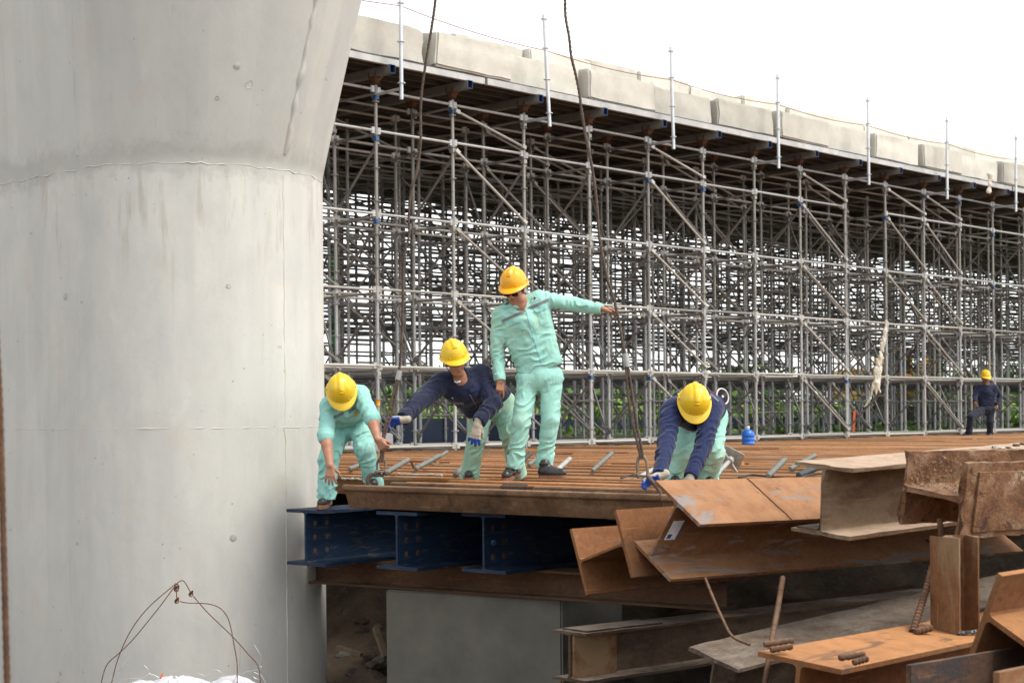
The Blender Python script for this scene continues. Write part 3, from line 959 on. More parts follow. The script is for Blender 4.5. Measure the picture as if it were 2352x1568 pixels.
def make_blocks():
    rr = random.Random(5)
    ords = ['first', 'second', 'third', 'fourth', 'fifth', 'sixth', 'seventh', 'eighth', 'ninth', 'tenth', 'eleventh', 'twelfth', 'thirteenth', 'fourteenth']
    L = 1.86
    k0 = .52 * BAY - L * 2
    for j in range(15):
        out = [.0, .02, .16, -.06, .10, -.04, .06, .16, -.02, .05, .14, .02, .15, .05, .12][j % 15]
        x = k0 + j * L + L / 2
        o = block(S(0, 0, 5.93) + E1 * x + E2 * (-.27 - out + .5 + .06), L - rr.uniform(.07, .15), 1.0, .53 + rr.uniform(-.025, .03), rr.uniform(-.022, .022), j, rr.uniform(-.006, .006))
        if j < 1: lab = 'cream concrete block at the bridge edge, half hidden behind the pier head'
        else: lab = f'rough cream concrete block, {ords[j - 1]} to the right of the pier along the bridge edge'
        tag(o, lab, 'concrete block', 'concrete blocks along the bridge edge')
    x = 1.55 * BAY
    j = 0
    while j < 14:
        L2 = rr.uniform(1.3, 1.9)
        o = block(S(0, 0, 5.93) + E1 * (x + L2 / 2) + E2 * (1.30 + rr.uniform(-.06, .1)), L2 - .02, .9, 1.05 + rr.uniform(-.05, .05), rr.uniform(-.02, .02), 60 + j)
        tag(o, f'pale concrete block peeping over the bridge edge row, {ords[j]} from the pier', 'concrete block', 'concrete blocks stacked behind the bridge edge row')
        x += L2 + rr.uniform(0, .05); j += 1
make_blocks()

# ---------------------------------------------------------------- blue girders, rusty bearer, footing under the pile deck
def i_profile(w, h, tf, tw, fil=.022):
    p = []
    W, Hh = w / 2, h / 2
    q = [(-W, -Hh), (W, -Hh), (W, -Hh + tf)]
    def arc(cx, cz, a0, a1):
        return [(cx + fil * math.cos(a0 + (a1 - a0) * i / 3), cz + fil * math.sin(a0 + (a1 - a0) * i / 3)) for i in range(4)]
    t = tw / 2
    q += arc(t + fil, -Hh + tf + fil, R_(270), R_(180))
    q += arc(t + fil, Hh - tf - fil, R_(180), R_(90))
    q += [(W, Hh - tf), (W, Hh), (-W, Hh), (-W, Hh - tf)]
    q += arc(-t - fil, Hh - tf - fil, R_(90), R_(0))
    q += arc(-t - fil, -Hh + tf + fil, R_(0), R_(-90))
    q += [(-W, -Hh + tf)]
    return q

def make_i_beam(name, mats, P0, az, pit, rol, w, h, L, tf=.02, tw=.014, jit=0.0, seg=1, seed=0, parent=None, skew=0.0):
    "local x along the beam, local z from one flange to the other; P0 is the centre of the near end"
    a = Vector((math.sin(az) * math.cos(pit), math.cos(az) * math.cos(pit), math.sin(pit)))
    c = Vector((math.cos(az), -math.sin(az), 0)); b = c.cross(a)
    Cc = c * math.cos(rol) - b * math.sin(rol); B = b * math.cos(rol) + c * math.sin(rol)
    mw = axes_matrix(P0, a, -Cc, B)
    mb = MB()
    prof = i_profile(w, h, tf, tw)
    if seg > 1:            # split the long straight runs so that corroded edges can wander
        q = []
        for p, n in zip(prof, prof[1:] + prof[:1]):
            k = max(1, int(math.hypot(n[0] - p[0], n[1] - p[1]) / .06))
            q += [(p[0] + (n[0] - p[0]) * i / k, p[1] + (n[1] - p[1]) * i / k) for i in range(k)]
        prof = q
    prof = [(-y, z) for y, z in prof][::-1]
    mb.prism(prof, list(np.linspace(0, L, seg + 1)), 0, jit, None, True, seed)
    if skew: mb.v = [(x + (skew * (z + h / 2) / h if x < L / 2 else 0), y, z) for x, y, z in mb.v]
    o = mb.build(name, mats, parent, mw, angle=30)
    return o, mw

def make_girders():
    # web foot pixel (print), depth, label
    data = [((700.5, 1170, ), 'leftmost blue painted I-beam, its end beside the concrete pier, under the pile deck'),
            ((910.4, 1175, ), 'second blue painted I-beam from the pier, under the pile deck'),
            ((1109.6, 1179, ), 'third blue painted I-beam from the pier, mud-splashed, under the pile deck'),
            ((1452, 1188, ), 'fourth blue I-beam from the pier, nearly hidden by the leaning rusty beams')]
    for i, ((px, py), lab) in enumerate(data):
        top = UZ(px, py, -.205)
        P0 = top + UP * -.225
        root = empty('blue_girder', P0 + UP * -.225)
        tag(root, lab, 'steel beam', 'blue steel beams under the pile deck')
        az = R_(38.5)
        o, mw = make_i_beam('section', 'blue_paint', P0, az, 0, 0, .43, .45, 5.2, .026, .018, parent=root)
        for hx in (.10, .235):
            for hz in (-.11, 0, .11):
                if i == 3: continue
                mb = MB()
                if i == 2 and hx < .2 and hz == 0:
                    mb.tube([(hx, -.006, hz), (hx, -.030, hz)], .022, 6)
                    mb.build('bolt', 'blue_clamp', root, mw)
                else:
                    pr = [mw @ Vector((hx + .024 * math.cos(t), -.0105, hz + .025 * math.sin(t))) for t in np.linspace(0, 2 * math.pi, 13)[:-1]]
                    pi_ = [mw @ Vector((hx + .014 * math.cos(t), -.0120, hz + .017 * math.sin(t))) for t in np.linspace(0, 2 * math.pi, 13)[:-1]]
                    mb.add(pr + pi_, [(k, (k + 1) % 12, 12 + (k + 1) % 12, 12 + k) for k in range(12)])
                    rim = mb.build('bolt_hole', 'rust_girder', root)
                    mb2 = MB(); mb2.add(pi_, [tuple(range(12))]); mb2.build('opening', 'joist_steel' if (i == 0) else 'rust_black', rim)
    # rusty bearer under the girders, running on behind the heap
    p0 = U(690, 1311, 14.0); az = R_(90 + 34)
    P0 = Vector((p0.x, p0.y, -.657 - .112))
    P0 = P0 - Vector((math.sin(az), math.cos(az), 0)) * .4
    bear, _ = make_i_beam('rusty_bearer', 'rust_girder', P0, az, 0, 0, .30, .22, 4.5, .018, .014)
    tag(bear, 'long dark rusty bearer beam lying under the blue I-beams on a concrete footing', 'steel beam')
    # footing block
    a = UZ(885, 1353, -.886); b = UZ(1290, 1375, -.886)
    d = Vector((b.x - a.x, b.y - a.y, 0)); Lb = d.length; d.normalize()
    n = Vector((-d.y, d.x, 0))
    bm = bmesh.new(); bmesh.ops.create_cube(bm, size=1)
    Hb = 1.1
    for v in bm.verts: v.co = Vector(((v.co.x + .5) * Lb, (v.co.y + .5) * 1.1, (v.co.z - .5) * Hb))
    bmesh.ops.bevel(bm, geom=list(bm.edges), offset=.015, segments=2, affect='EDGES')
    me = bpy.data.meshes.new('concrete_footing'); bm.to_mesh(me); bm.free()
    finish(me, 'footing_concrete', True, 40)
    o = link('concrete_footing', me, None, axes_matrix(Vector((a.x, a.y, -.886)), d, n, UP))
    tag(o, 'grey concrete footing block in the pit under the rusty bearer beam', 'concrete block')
make_girders()

# ---------------------------------------------------------------- deck of steel sheet piles
def make_piles():
    # U section, open side up: lips 0 high, trough at -.2
    w, h, t = PILE_W, .19, .016
    half = w / 2
    outer = [(-half + .02, 0.0)]
    left = [(-half + .001, -.022), (-half + .006, -.008), (-half + .02, .0), (-half + .042, .0), (-half + .056, -.010), (-half + .058, -.030), (-half + .050, -.044), (-half + .062, -.060), (-half + .104, -h + t)]
    under = [(-half + .088, -h + .002), (-half + .076, -h + .018), (-half + .038, -.066), (-half + .030, -.054), (-half + .012, -.048), (-half + .003, -.038)]
    prof = left + [(-y, z) for y, z in left[::-1]] + [(-y, z) for y, z in under[::-1]] + under
    cache = {}
    def pile_mesh(L):
        L = round(L * 2) / 2
        if L not in cache:
            mb = MB(); mb.prism(prof, [0, L])
            cache[L] = mb.mesh('sheet_pile', 'rust_pile', True, 28)
        return cache[L], L
    rr = random.Random(21)
    n_rows = 54
    for i in range(n_rows):
        F = F0 + G1 * (PILE_W / 2 + i * PILE_W)
        s1 = (B1N.dot(F - B1P) - .45) / .989
        if i == 0: s1 = 3.75
        s0 = (E2.dot(SO - F) + .25) / E2.dot(GP)          # ends just under the falsework
        if i < 3: s0 = [0.02, .12, .05][i]
        segs = []
        if i == 0: cuts = [s0, 3.1, s1]
        else:
            cuts = [s0]
            c = s0 + (rr.uniform(2.5, 8.5) if i > 2 else rr.uniform(3.4, 4.4))
            while c < s1 - .8:
                cuts.append(c); c += rr.uniform(6, 9)
            cuts.append(s1)
        for j, (a, b) in enumerate(zip(cuts, cuts[1:])):
            me, L = pile_mesh(b - a - .015)
            dz = rr.uniform(-.022, .006) if i > 1 else 0
            p = F + GP * a + UP * dz + G1 * rr.uniform(-.012, .012)
            if i == 0: L = b - a - .015; mb = MB(); mb.prism(prof, [0, L]); me = mb.mesh('sheet_pile', 'rust_pile_web', True, 28)
            rot = Matrix.Rotation(rr.uniform(-.004, .004), 4, 'Z')
            mw = axes_matrix(p, GP, G1, UP) @ rot
            o = link('sheet_pile', me, None, mw)
            if i == 0 and j == 0: lab = 'muddy brown steel sheet pile at the front edge of the deck, hooked for lifting'
            elif i == 0: lab = 'short end of rusty sheet pile behind the tip of the leaning orange beam'
            elif i == 1: lab = 'rusty steel sheet pile in the second row of the deck, under the standing worker'
            elif i == 2: lab = 'rusty steel sheet pile in the third row from the front edge of the deck'
            else: lab = 'rusty orange steel sheet pile lying in the long rows of the work deck'
            tag(o, lab, 'sheet pile', 'sheet piles laid as the work deck')
    # white cement spilt along two lips
    for (x0, x1, y, nm) in ((785, 830, 1099, 'a'), (915, 1015, 1089, 'b')):
        mb = MB()
        pts = [UZ(x0 + (x1 - x0) * k / 16, y + (k / 16) * 1.6, .006) + UP * rr.uniform(-.002, .006) for k in range(17)]
        mb.tube(resample(pts, .02), [.003 + .011 * rr.random() for _ in resample(pts, .02)], 6)
        tag(mb.build('cement_spill', 'mortar_white', angle=80), 'crust of white cement spilt along the sheet pile lip ' + ('beside the crouching worker\'s leg' if nm == 'a' else 'left of the navy-jacketed worker'), 'cement')
    # tar-black lap weld and short bar on the second lip
    mb = MB()
    a, b = UZ(1150, 1117, .012), UZ(1226, 1119, .012)
    mb.tube([a, b], .012, 8, 0)
    for k in range(10):
        p = a.lerp(b, .02 + .075 * k)
        mb.tube([p - UP * .01, p + UP * .014 + Vector((.03, 0, 0))], [.016, .02], 6, 1)
    tag(mb.build('welded_bar', ['rebar_rust', 'weld_grey'], angle=60), 'short rusty bar smeared with black weld on the front sheet pile', 'steel bar')
make_piles()

# ---------------------------------------------------------------- heap of H-beams on the right
HP = {  # measured: near-end centre, azimuth, pitch, roll (degrees), width, height
    'B1': ((.851, 9.160, -.125), 48.5, -1.1, 34.5, .416, .408), 'B2': ((.511, 9.405, -.268), 47.0, -.3, 70.8, .403, .402),
    'B4': ((1.732, 9.025, .048), 48.1, 1.5, 4.7, .401, .398), 'B5': ((2.183, 8.387, .110), 51.1, -.6, 98.5, .393, .397),
    'B8': ((1.202, 6.917, -.72), 38.1, -1.9, 6.1, .404, .400), 'B9': ((1.064, 8.725, -.970), 55.7, 5.1, 11.2, .393, .400),
    'B10': ((.391, 11.422, -1.173), 46.9, -1.0, -.2, .326, .352), 'B11': ((1.992, 6.346, -.365), 57.6, 2.6, 115.7, .385, .400),
    'B12': ((1.588, 5.80, -.592), 42.2, -2.2, 90, .40, .40), 'B13': ((1.672, 5.0, -.491), 42.2, -1.9, 90, .40, .40)}
def heap(key, mat, L, label, jit=0.0, seg=1, tf=.021, tw=.014, group='rusty H-beams heaped on the right', skew=0.0):
    P, az, pi, ro, w, h = HP[key]
    root = empty('steel_beam', Vector(P) - UP * .2)
    tag(root, label, 'steel beam', group)
    o, mw = make_i_beam('section', mat, Vector(P), R_(az), R_(pi), R_(ro), w, h, L, tf, tw, jit, seg, hash(key) % 97 if False else len(key) * 7 + ord(key[-1]), root, skew)
    return root, mw
def make_heap():
    B1, m1 = heap('B1', 'rust_orange', 3.7, 'bright orange rusty H-beam tipped on its corner, sticker inside, beside the bending worker', tf=.02)
    # butt weld round the flange and sticker inside the web
    mb = MB()
    pts = [m1 @ Vector((.80 + .004 * random.uniform(-1, 1), y, .2065)) for y in np.linspace(.205, -.205, 16)]
    mb.tube(pts, .005, 6); mb.build('weld_seam', 'rebar_rust', B1)
    mb = MB()
    pts = [m1 @ Vector((2.72, y, -.1825 + (.004 if True else 0))) for y in np.linspace(-.02, -.20, 8)]
    mb.tube(pts, .008, 6); mb.build('weld_seam', 'rust_black', B1)
    mb = MB(); mb.box((.04, -.0095, -.06), (.13, -.0075, .075), 0, m1); st = mb.build('sticker', 'sticker_white', B1)
    mb = MB(); mb.box((.128, -.0098, -.06), (.140, -.0078, .075), 0, m1); mb.build('sticker_band', 'sticker_blue', st)
    mb = MB(); mb.box((.05, -.0100, -.05), (.085, -.0080, -.02), 0, m1); mb.build('sticker_print', 'sticker_blue', st)
    B2, m2 = heap('B2', 'rust_orange_clean', 3.4, 'rusty H-beam on its side with pale scraped flange, leftmost of the heap', tf=.02)
    B4, m4 = heap('B4', 'rust_mud', 5.0, 'upright H-beam coated in tan dust, on top of the heap', jit=.006, seg=36, tf=.022)
    mb = MB(); mb.box((.0, .03, -.181), (.16, .17, -.165), 0, m4, .004); mb.build('backing_strip', 'rust_dark_mud', B4)
    for i in range(14):
        mb = MB(); x, y = random.uniform(1.5, 2.7), random.uniform(-.16, .1)
        mb.box((x, y, .198), (x + random.uniform(.02, .06), y + random.uniform(.02, .05), .206 + random.random() * .008), 0, m4, .003)
        mb.build('dirt_crumb', 'mortar_white' if i % 2 else 'rust_dark_mud', B4)
    B5, m5 = heap('B5', 'rust_flaky', 4.0, 'badly corroded flaking H-beam on its side at the picture edge', jit=.009, seg=70, tf=.028, tw=.03)
    # loose scale in its channel
    mb = MB(); rr = random.Random(9)
    for i in range(900):
        x, u_ = rr.uniform(.03, .62), rr.random()
        if u_ < .5: p = Vector((x, rr.uniform(.02, .17), -.168 + rr.uniform(0, .012)))      # on the flange inside
        else: p = Vector((x, .018 + rr.uniform(0, .014), rr.uniform(-.15, .14)))
        p = m5 @ p; sz = rr.uniform(.003, .011)
        d1 = Vector((rr.uniform(-1, 1), rr.uniform(-1, 1), rr.uniform(-1, 1))).normalized(); d2 = d1.orthogonal().normalized()
        mb.add([p + d1 * sz, p + d2 * sz * .6, p - d1 * sz, p - d2 * sz * .5], [(0, 1, 2, 3)], 0 if i % 3 == 0 else 1)
    o = mb.build('rust_scale', ['timber', 'rust_flaky'], B5, smooth=False); o['kind'] = 'stuff'
    mb = MB(); mb.box((.09, -.165, .199), (3.4, .15, .214), 0, m5, .004); mb.build('cover_plate', 'rust_flaky', B5)
    B8, m8 = heap('B8', 'rust_orange_clean', 3.6, 'clean orange H-beam low in the heap carrying the welded upright post', tf=.022, tw=.02)
    B9, m9 = heap('B9', 'rust_dark_mud', 4.4, 'wide dark muddy H-beam sloping up behind the orange beam with the post', jit=.006, seg=40, tf=.022)
    B10, m10 = heap('B10', 'rust_narrow', 6.0, 'long narrow mud-caked H-beam lowest in the heap, in front of the concrete footing', jit=.005, seg=46, tf=.02)
    mb = MB(); mb.box((.05, -.13, .1765), (.85, .12, .190), 0, m10, .004); mb.build('top_plate', 'rust_narrow', B10)
    mb = MB(); mb.box((.02, -.030, -.155), (.46, -.0105, .15), 0, m10, .004); mb.build('web_plate', 'rust_brown', B10)
    B11, m11 = heap('B11', 'rust_orange_clean', 2.2, 'rusty H-beam on its side at the right picture edge, flange corner rounded', tf=.026, tw=.022)
    B12, m12 = heap('B12', 'rust_black', 2.4, 'black-stained rusty H-beam on its side at the bottom right', tf=.022)
    B13, m13 = heap('B13', 'rust_brown', 1.6, 'nearest brown H-beam on its side, cut off by the bottom right corner', tf=.022)
    # sleepers that carry the heap
    for (x, y, L, z, lab) in ((.95, 9.0, 3.2, -1.30, 'dark timber sleeper under the middle of the beam heap'), (.55, 7.1, 3.0, -1.12, 'dark timber sleeper under the orange beam with the post')):
        mb = MB(); mb.box((0, -.12, -.11), (L, .12, .10), 0, axes_matrix(Vector((x, y, z)), Vector((.66, -.75, 0)).normalized(), Vector((.75, .66, 0)).normalized(), UP), .01)
        tag(mb.build('timber_sleeper', 'timber'), lab, 'timber', 'sleepers under the heap of beams')
    # upright stub on B8
    base = m8 @ Vector((1.62, -.02, .2005))
    root = empty('upright_stub', base); tag(root, 'short rusty H-section post standing on the orange beam', 'steel post')
    az = R_(-33)
    c = Vector((math.cos(az), -math.sin(az), 0)); a = Vector((math.sin(az), math.cos(az), 0))
    mb = MB(); prof = i_profile(.19, .15, .011, .008, .01)
    mb.prism(prof, list(np.linspace(0, .485, 10)), 0, .003, None, True, 4)
    mb.build('section', 'rust_brown', root, axes_matrix(base, UP, a, c), angle=30)
    mb = MB()
    for k in range(22):
        t = k / 21; p = base + c * (-.075 + .15 * t) - a * (.095) + UP * .004
        mb.tube([p, p + Vector((random.uniform(-.012, .012), random.uniform(-.01, .01), .012))], [.012, .004], 5)
    mb.build('weld_bead', 'weld_grey', root)
    # reinforcing bars
    def rebar(path, r, label, mat='rebar_rust', per=8, name='reinforcing_bar', rib=.022):
        pp = resample(smooth_path(path, per), rib / 2)
        mb = MB(); mb.tube(pp, [r * (1.16 if i % 2 else .88) for i in range(len(pp))], 12)
        return tag(mb.build(name, mat, None, angle=33), label, 'rebar', 'loose reinforcing bars in the heap')
    P = lambda zx, zy, Y: U(1263.3 + .4629 * zx, 993.9 + .4629 * zy, Y)
    rebar([P(1155, 715, 7.75), P(1130, 870, 7.6), P(1095, 1060, 7.3), P(1040, 1420, 7.0)], .0125, 'rusty ribbed bar standing up straight before the dark muddy beam')
    rebar([P(770, 720, 9.0), P(815, 830, 8.7), P(860, 930, 8.5), P(905, 1008, 8.3), P(990, 1050, 8.12)], .0075, 'thin bent rusty bar hanging down onto the dark muddy beam')
    rebar([P(1898, 660, 8.34), P(1862, 790, 8.22), P(1800, 985, 8.0)], .017, 'thick ribbed bar leaning against the short upright post')
    rebar([P(1812, 988, 7.95), P(1892, 965, 8.0)], .017, 'stubby bar lying at the foot of the short upright post')
    rebar([P(1932, 425, 8.42), P(1947, 540, 8.42)], .016, 'stub of orange bar sticking up behind the short upright post')
    rebar([P(1545, 792, 10.6), P(1800, 757, 10.9)], .011, 'ribbed bar lying along the long narrow beam')
    for (x0, y0, x1, y1, Y, lab) in ((1062, 1048, 1205, 1030, 7.02, 'upper bar stub welded on the tip of the orange beam'), (1095, 1075, 1200, 1058, 6.98, 'lower bar stub welded on the tip of the orange beam'),
                                     (1435, 1115, 1560, 1098, 6.72, 'bar stub with grey cut end welded on the orange beam edge'), (1505, 1138, 1575, 1118, 6.68, 'short bar stub nearest the orange beam edge')):
        rebar([P(x0, y0, Y), P(x1, y1, Y + .03)], .0135, lab)
    # old steel plate end behind the long beam
    mb = MB(); mb.box((0, 0, 0), (.055, .015, .075), 0, axes_matrix(P(1795, 772, 11.0), Vector((1, -.2, 0)).normalized(), Vector((.2, 1, 0)).normalized(), UP))
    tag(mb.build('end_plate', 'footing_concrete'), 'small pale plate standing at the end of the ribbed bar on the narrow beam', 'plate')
    # bar at the left picture edge, close to the camera
    pp = resample([U(-14, 660, 4.0), U(0, 940, 4.0), U(8, 1250, 4.0), U(20, 1700, 4.0)], .012)
    mb = MB(); mb.tube(pp, [.0082 * (1.12 if i % 2 else .93) for i in range(len(pp))], 8)
    tag(mb.build('reinforcing_bar', 'rebar_rust', None, angle=80), 'brown rusty bar standing close up at the left picture edge', 'rebar')
make_heap()

# ---------------------------------------------------------------- things lying on the deck
def corrugated(a, b, r, mat, lab, name='corrugated_duct'):
    a, b = Vector(a), Vector(b); r *= .8
    n = max(6, int((b - a).length / .030))
    pp = [a.lerp(b, i / n) for i in range(n + 1)]
    mb = MB(); mb.tube(pp, [r * (1.1 if i % 2 else .66) for i in range(n + 1)], 14)
    return tag(mb.build(name, mat, None, angle=28), lab, 'duct', 'short ducts lying on the pile deck')
def make_deck_things():
    Q = lambda zx, zy, z=.035: UZ(746.4 + .3418 * zx, 1004.8 + .3418 * zy, z)
    def stick(x0, y0, x1, y1, r, mat, lab):
        "a loose duct propped on the pile lips, its far end raised"
        a = Q(x0, y0, r)
        e = U(746.4 + .3418 * x1, 1004.8 + .3418 * y1, a.y + 1.1)
        corrugated(a, e, r, mat, lab)
    stick(405, 240, 555, 150, .030, 'corrugated_grey', 'grey corrugated duct just right of the lifting hook')
    stick(608, 208, 765, 122, .030, 'corrugated_grey', 'long grey corrugated duct left of the navy-jacketed worker\'s leg')
    stick(700, 172, 818, 95, .024, 'corrugated_grey', 'grey duct reaching beyond the long one before the falsework')
    stick(875, 250, 925, 200, .028, 'corrugated_grey', 'grey duct end hidden behind the navy-jacketed worker\'s leg')
    stick(1330, 150, 1382, 108, .030, 'corrugated_dark', 'black corrugated duct end between the standing worker\'s legs')
    stick(1370, 180, 1425, 140, .026, 'corrugated_grey', 'grey duct stub behind the standing worker\'s left leg')
    stick(1560, 218, 1642, 145, .030, 'zinc', 'shiny metal duct right of the standing worker\'s shoe')
    stick(1798, 220, 1925, 106, .026, 'corrugated_grey', 'grey duct lying alone in the middle of the deck')
    stick(165, 208, 240, 180, .026, 'corrugated_grey', 'grey duct end between the crouching worker\'s legs')
    Q4 = lambda zx, zy: (1435.5 + .3897 * zx, 689 + .3897 * zy)
    for (x0, y0, x1, y1, r, mat, lab) in ((845, 1035, 940, 940, .030, 'corrugated_grey', 'grey duct behind the leaning orange beam'), (975, 992, 1118, 915, .028, 'corrugated_grey', 'grey duct just left of the dusty upright beam tip'),
                                          (1025, 1030, 1150, 978, .034, 'corrugated_dark', 'dark ribbed hose by the dusty upright beam'), (90, 1040, 172, 995, .024, 'zinc', 'metal duct end between shackle and bending worker')):
        p0, p1 = Q4(x0, y0), Q4(x1, y1)
        a = UZ(*p0, r); e = U(*p1, a.y + 1.1)
        corrugated(a, e, r, mat, lab)
    # small bar stump near the hook
    mb = MB(); a = Q(600, 210, .0); mb.tube([a, U(746.4 + .3418 * 580, 1004.8 + .3418 * 162, a.y)], .012, 8)
    tag(mb.build('steel_peg', 'rebar_rust'), 'little rusty peg standing between the ducts near the hook', 'steel peg')
    # base jack with plate, lying on the deck
    a = UZ(*Q4(525, 1042), .04); b = U(*Q4(628, 935), a.y + .35)
    root = empty('base_jack', a); tag(root, 'zinc screw jack with square base plate lying behind the bending worker', 'screw jack')
    n = 44; pp = [a.lerp(b, i / n) for i in range(n + 1)]
    mb = MB(); mb.tube(pp, [.021 if i % 2 else .018 for i in range(n + 1)], 10); mb.build('screw_rod', 'zinc', root, angle=80)
    x = (b - a).normalized(); m = aim(b, b + x)
    mb = MB(); mb.box((0, -.085, -.085), (.008, .085, .085), 0, m @ Matrix.Rotation(.5, 4, 'X'), .002); mb.build('base_plate', 'grey_clamp', root)
    c = a.lerp(b, .88); mb = MB(); mb.tube([c - x * .02, c + x * .03], .034, 10); mb.tube([c + Vector((-.06, 0, .10)), c + Vector((.06, 0, -.09))], .010, 8); mb.build('wing_nut', 'zinc', root)
    # black cables
    for pts, lab in (([(1990, 272), (2030, 258), (2085, 245)], 'black cable running to the shackle on the deck'),):
        mb = MB(); mb.tube(smooth_path([Q(x, y, .02) for x, y in pts]), .008, 6)
        tag(mb.build('black_cable', 'black_rubber', angle=80), lab, 'cable')
    mb = MB(); mb.tube(smooth_path([UZ(*Q4(x, y), .02) for x, y in ((670, 1045), (740, 1030), (820, 1036), (1000, 1052), (1090, 1028), (1170, 1022))]), .009, 6)
    tag(mb.build('black_cable', 'black_rubber', angle=80), 'black cable snaking behind the leaning orange beam', 'cable')
    # water bottle
    base = UZ(1718.5, 1020, 0.004); base.z = .0
    root = empty('water_bottle', base); tag(root, 'blue drinking water bottle standing on the deck before the falsework', 'water bottle')
    m = Matrix.Translation(base) @ Matrix.Scale(.84, 4)
    mb = MB(); mb.lathe([(.0, 0), (.115, .0), (.13, .012), (.132, .06), (.126, .07), (.132, .08), (.132, .135), (.126, .145), (.132, .155), (.132, .22), (.118, .26), (.07, .295), (.034, .312)], 28, 0, m); mb.build('bottle_body', 'jug_blue', root)
    mb = MB(); mb.lathe([(.030, .312), (.033, .316), (.033, .372), (.026, .378)], 18, 0, m); mb.build('bottle_neck', 'sticker_white', root)
    # orange stake
    p = UZ(1960, 1003, -.02); mb = MB()
    mb.box((-.03, -.006, 0), (.03, .006, .60), 0, Matrix.Translation(p) @ Matrix.Rotation(R_(3), 4, 'Y'))
    tag(mb.build('marker_stake', 'orange_paint', smooth=False), 'thin orange marker stake at the foot of the falsework', 'stake')
    # spoil and sheets stored behind the first bays
    for (k, r_, z, sx, sy, sz, mt, lab) in ((1.4, 4.2, .05, 1.2, .8, .28, 'bag_white', 'white sack heap inside the falsework behind the two crouching workers'), (2.9, 5.5, .02, 2.2, .6, .55, 'barrier_blue', 'blue crate inside the falsework behind the standing worker'), (5.2, 7, .02, 2.4, .5, .6, 'barrier_blue', 'blue crate deep inside the falsework left of the bending worker')):
        mb = MB()
        mb.box((-sx / 2, -sy / 2, 0), (sx / 2, sy / 2, sz), 0, axes_matrix(S(k, r_, z - .08), E1, E2, UP), .05)
        tag(mb.build('stored_crate' if mt != 'bag_white' else 'sack_heap', mt), lab, 'crate' if mt != 'bag_white' else 'sacks')
    mb = MB(); mb.tube([U(765, 560, 40), U(765, 1000, 40)], .10, 8)
    tag(mb.build('green_post', 'post_green'), 'green pole behind the falsework next to the pier', 'pole')
make_deck_things()

# ---------------------------------------------------------------- lifting ropes, shackles, hooks
def shackle(root, top, pl, pr, r, mat):
    "bow from pin end pl over top to pin end pr, with eyes and pin"
    d = (pr - pl); ax = d.normalized(); mid = (pl + pr) / 2; upv = top - mid
    W = d.length / 2
    pts = []
    for t in np.linspace(-1, 1, 23):
        ang = (t + 1) / 2 * math.pi
        x = -math.cos(ang) * W * (1 + .35 * math.sin(ang) ** 2 * (1 if True else 0))
        z = math.sin(ang) ** .75
        pts.append(mid + ax * x + upv * z)
    mb = MB(); mb.tube(pts, r, 10); b = mb.build('bow', mat, root)
    yv = ax.cross(upv.normalized())
    for e in (pl, pr):
        mb = MB(); ring = [e + (upv.normalized() * math.cos(t) + yv * math.sin(t)) * r * 1.35 for t in np.linspace(0, 2 * math.pi, 15)[:-1]]
        mb.tube(ring + [ring[0], ring[1]], r * .8, 8, cap=False); mb.build('eye', mat, root)
    mb = MB(); mb.tube([pl - ax * r * 1.9, pr + ax * r * 1.9], r * .85, 10); mb.tube([pr + ax * r * 1.6, pr + ax * r * 2.3], r * 1.25, 6); mb.tube([pl - ax * r * 2.2, pl - ax * r * 1.6], r * 1.25, 12); mb.build('pin', mat, root)

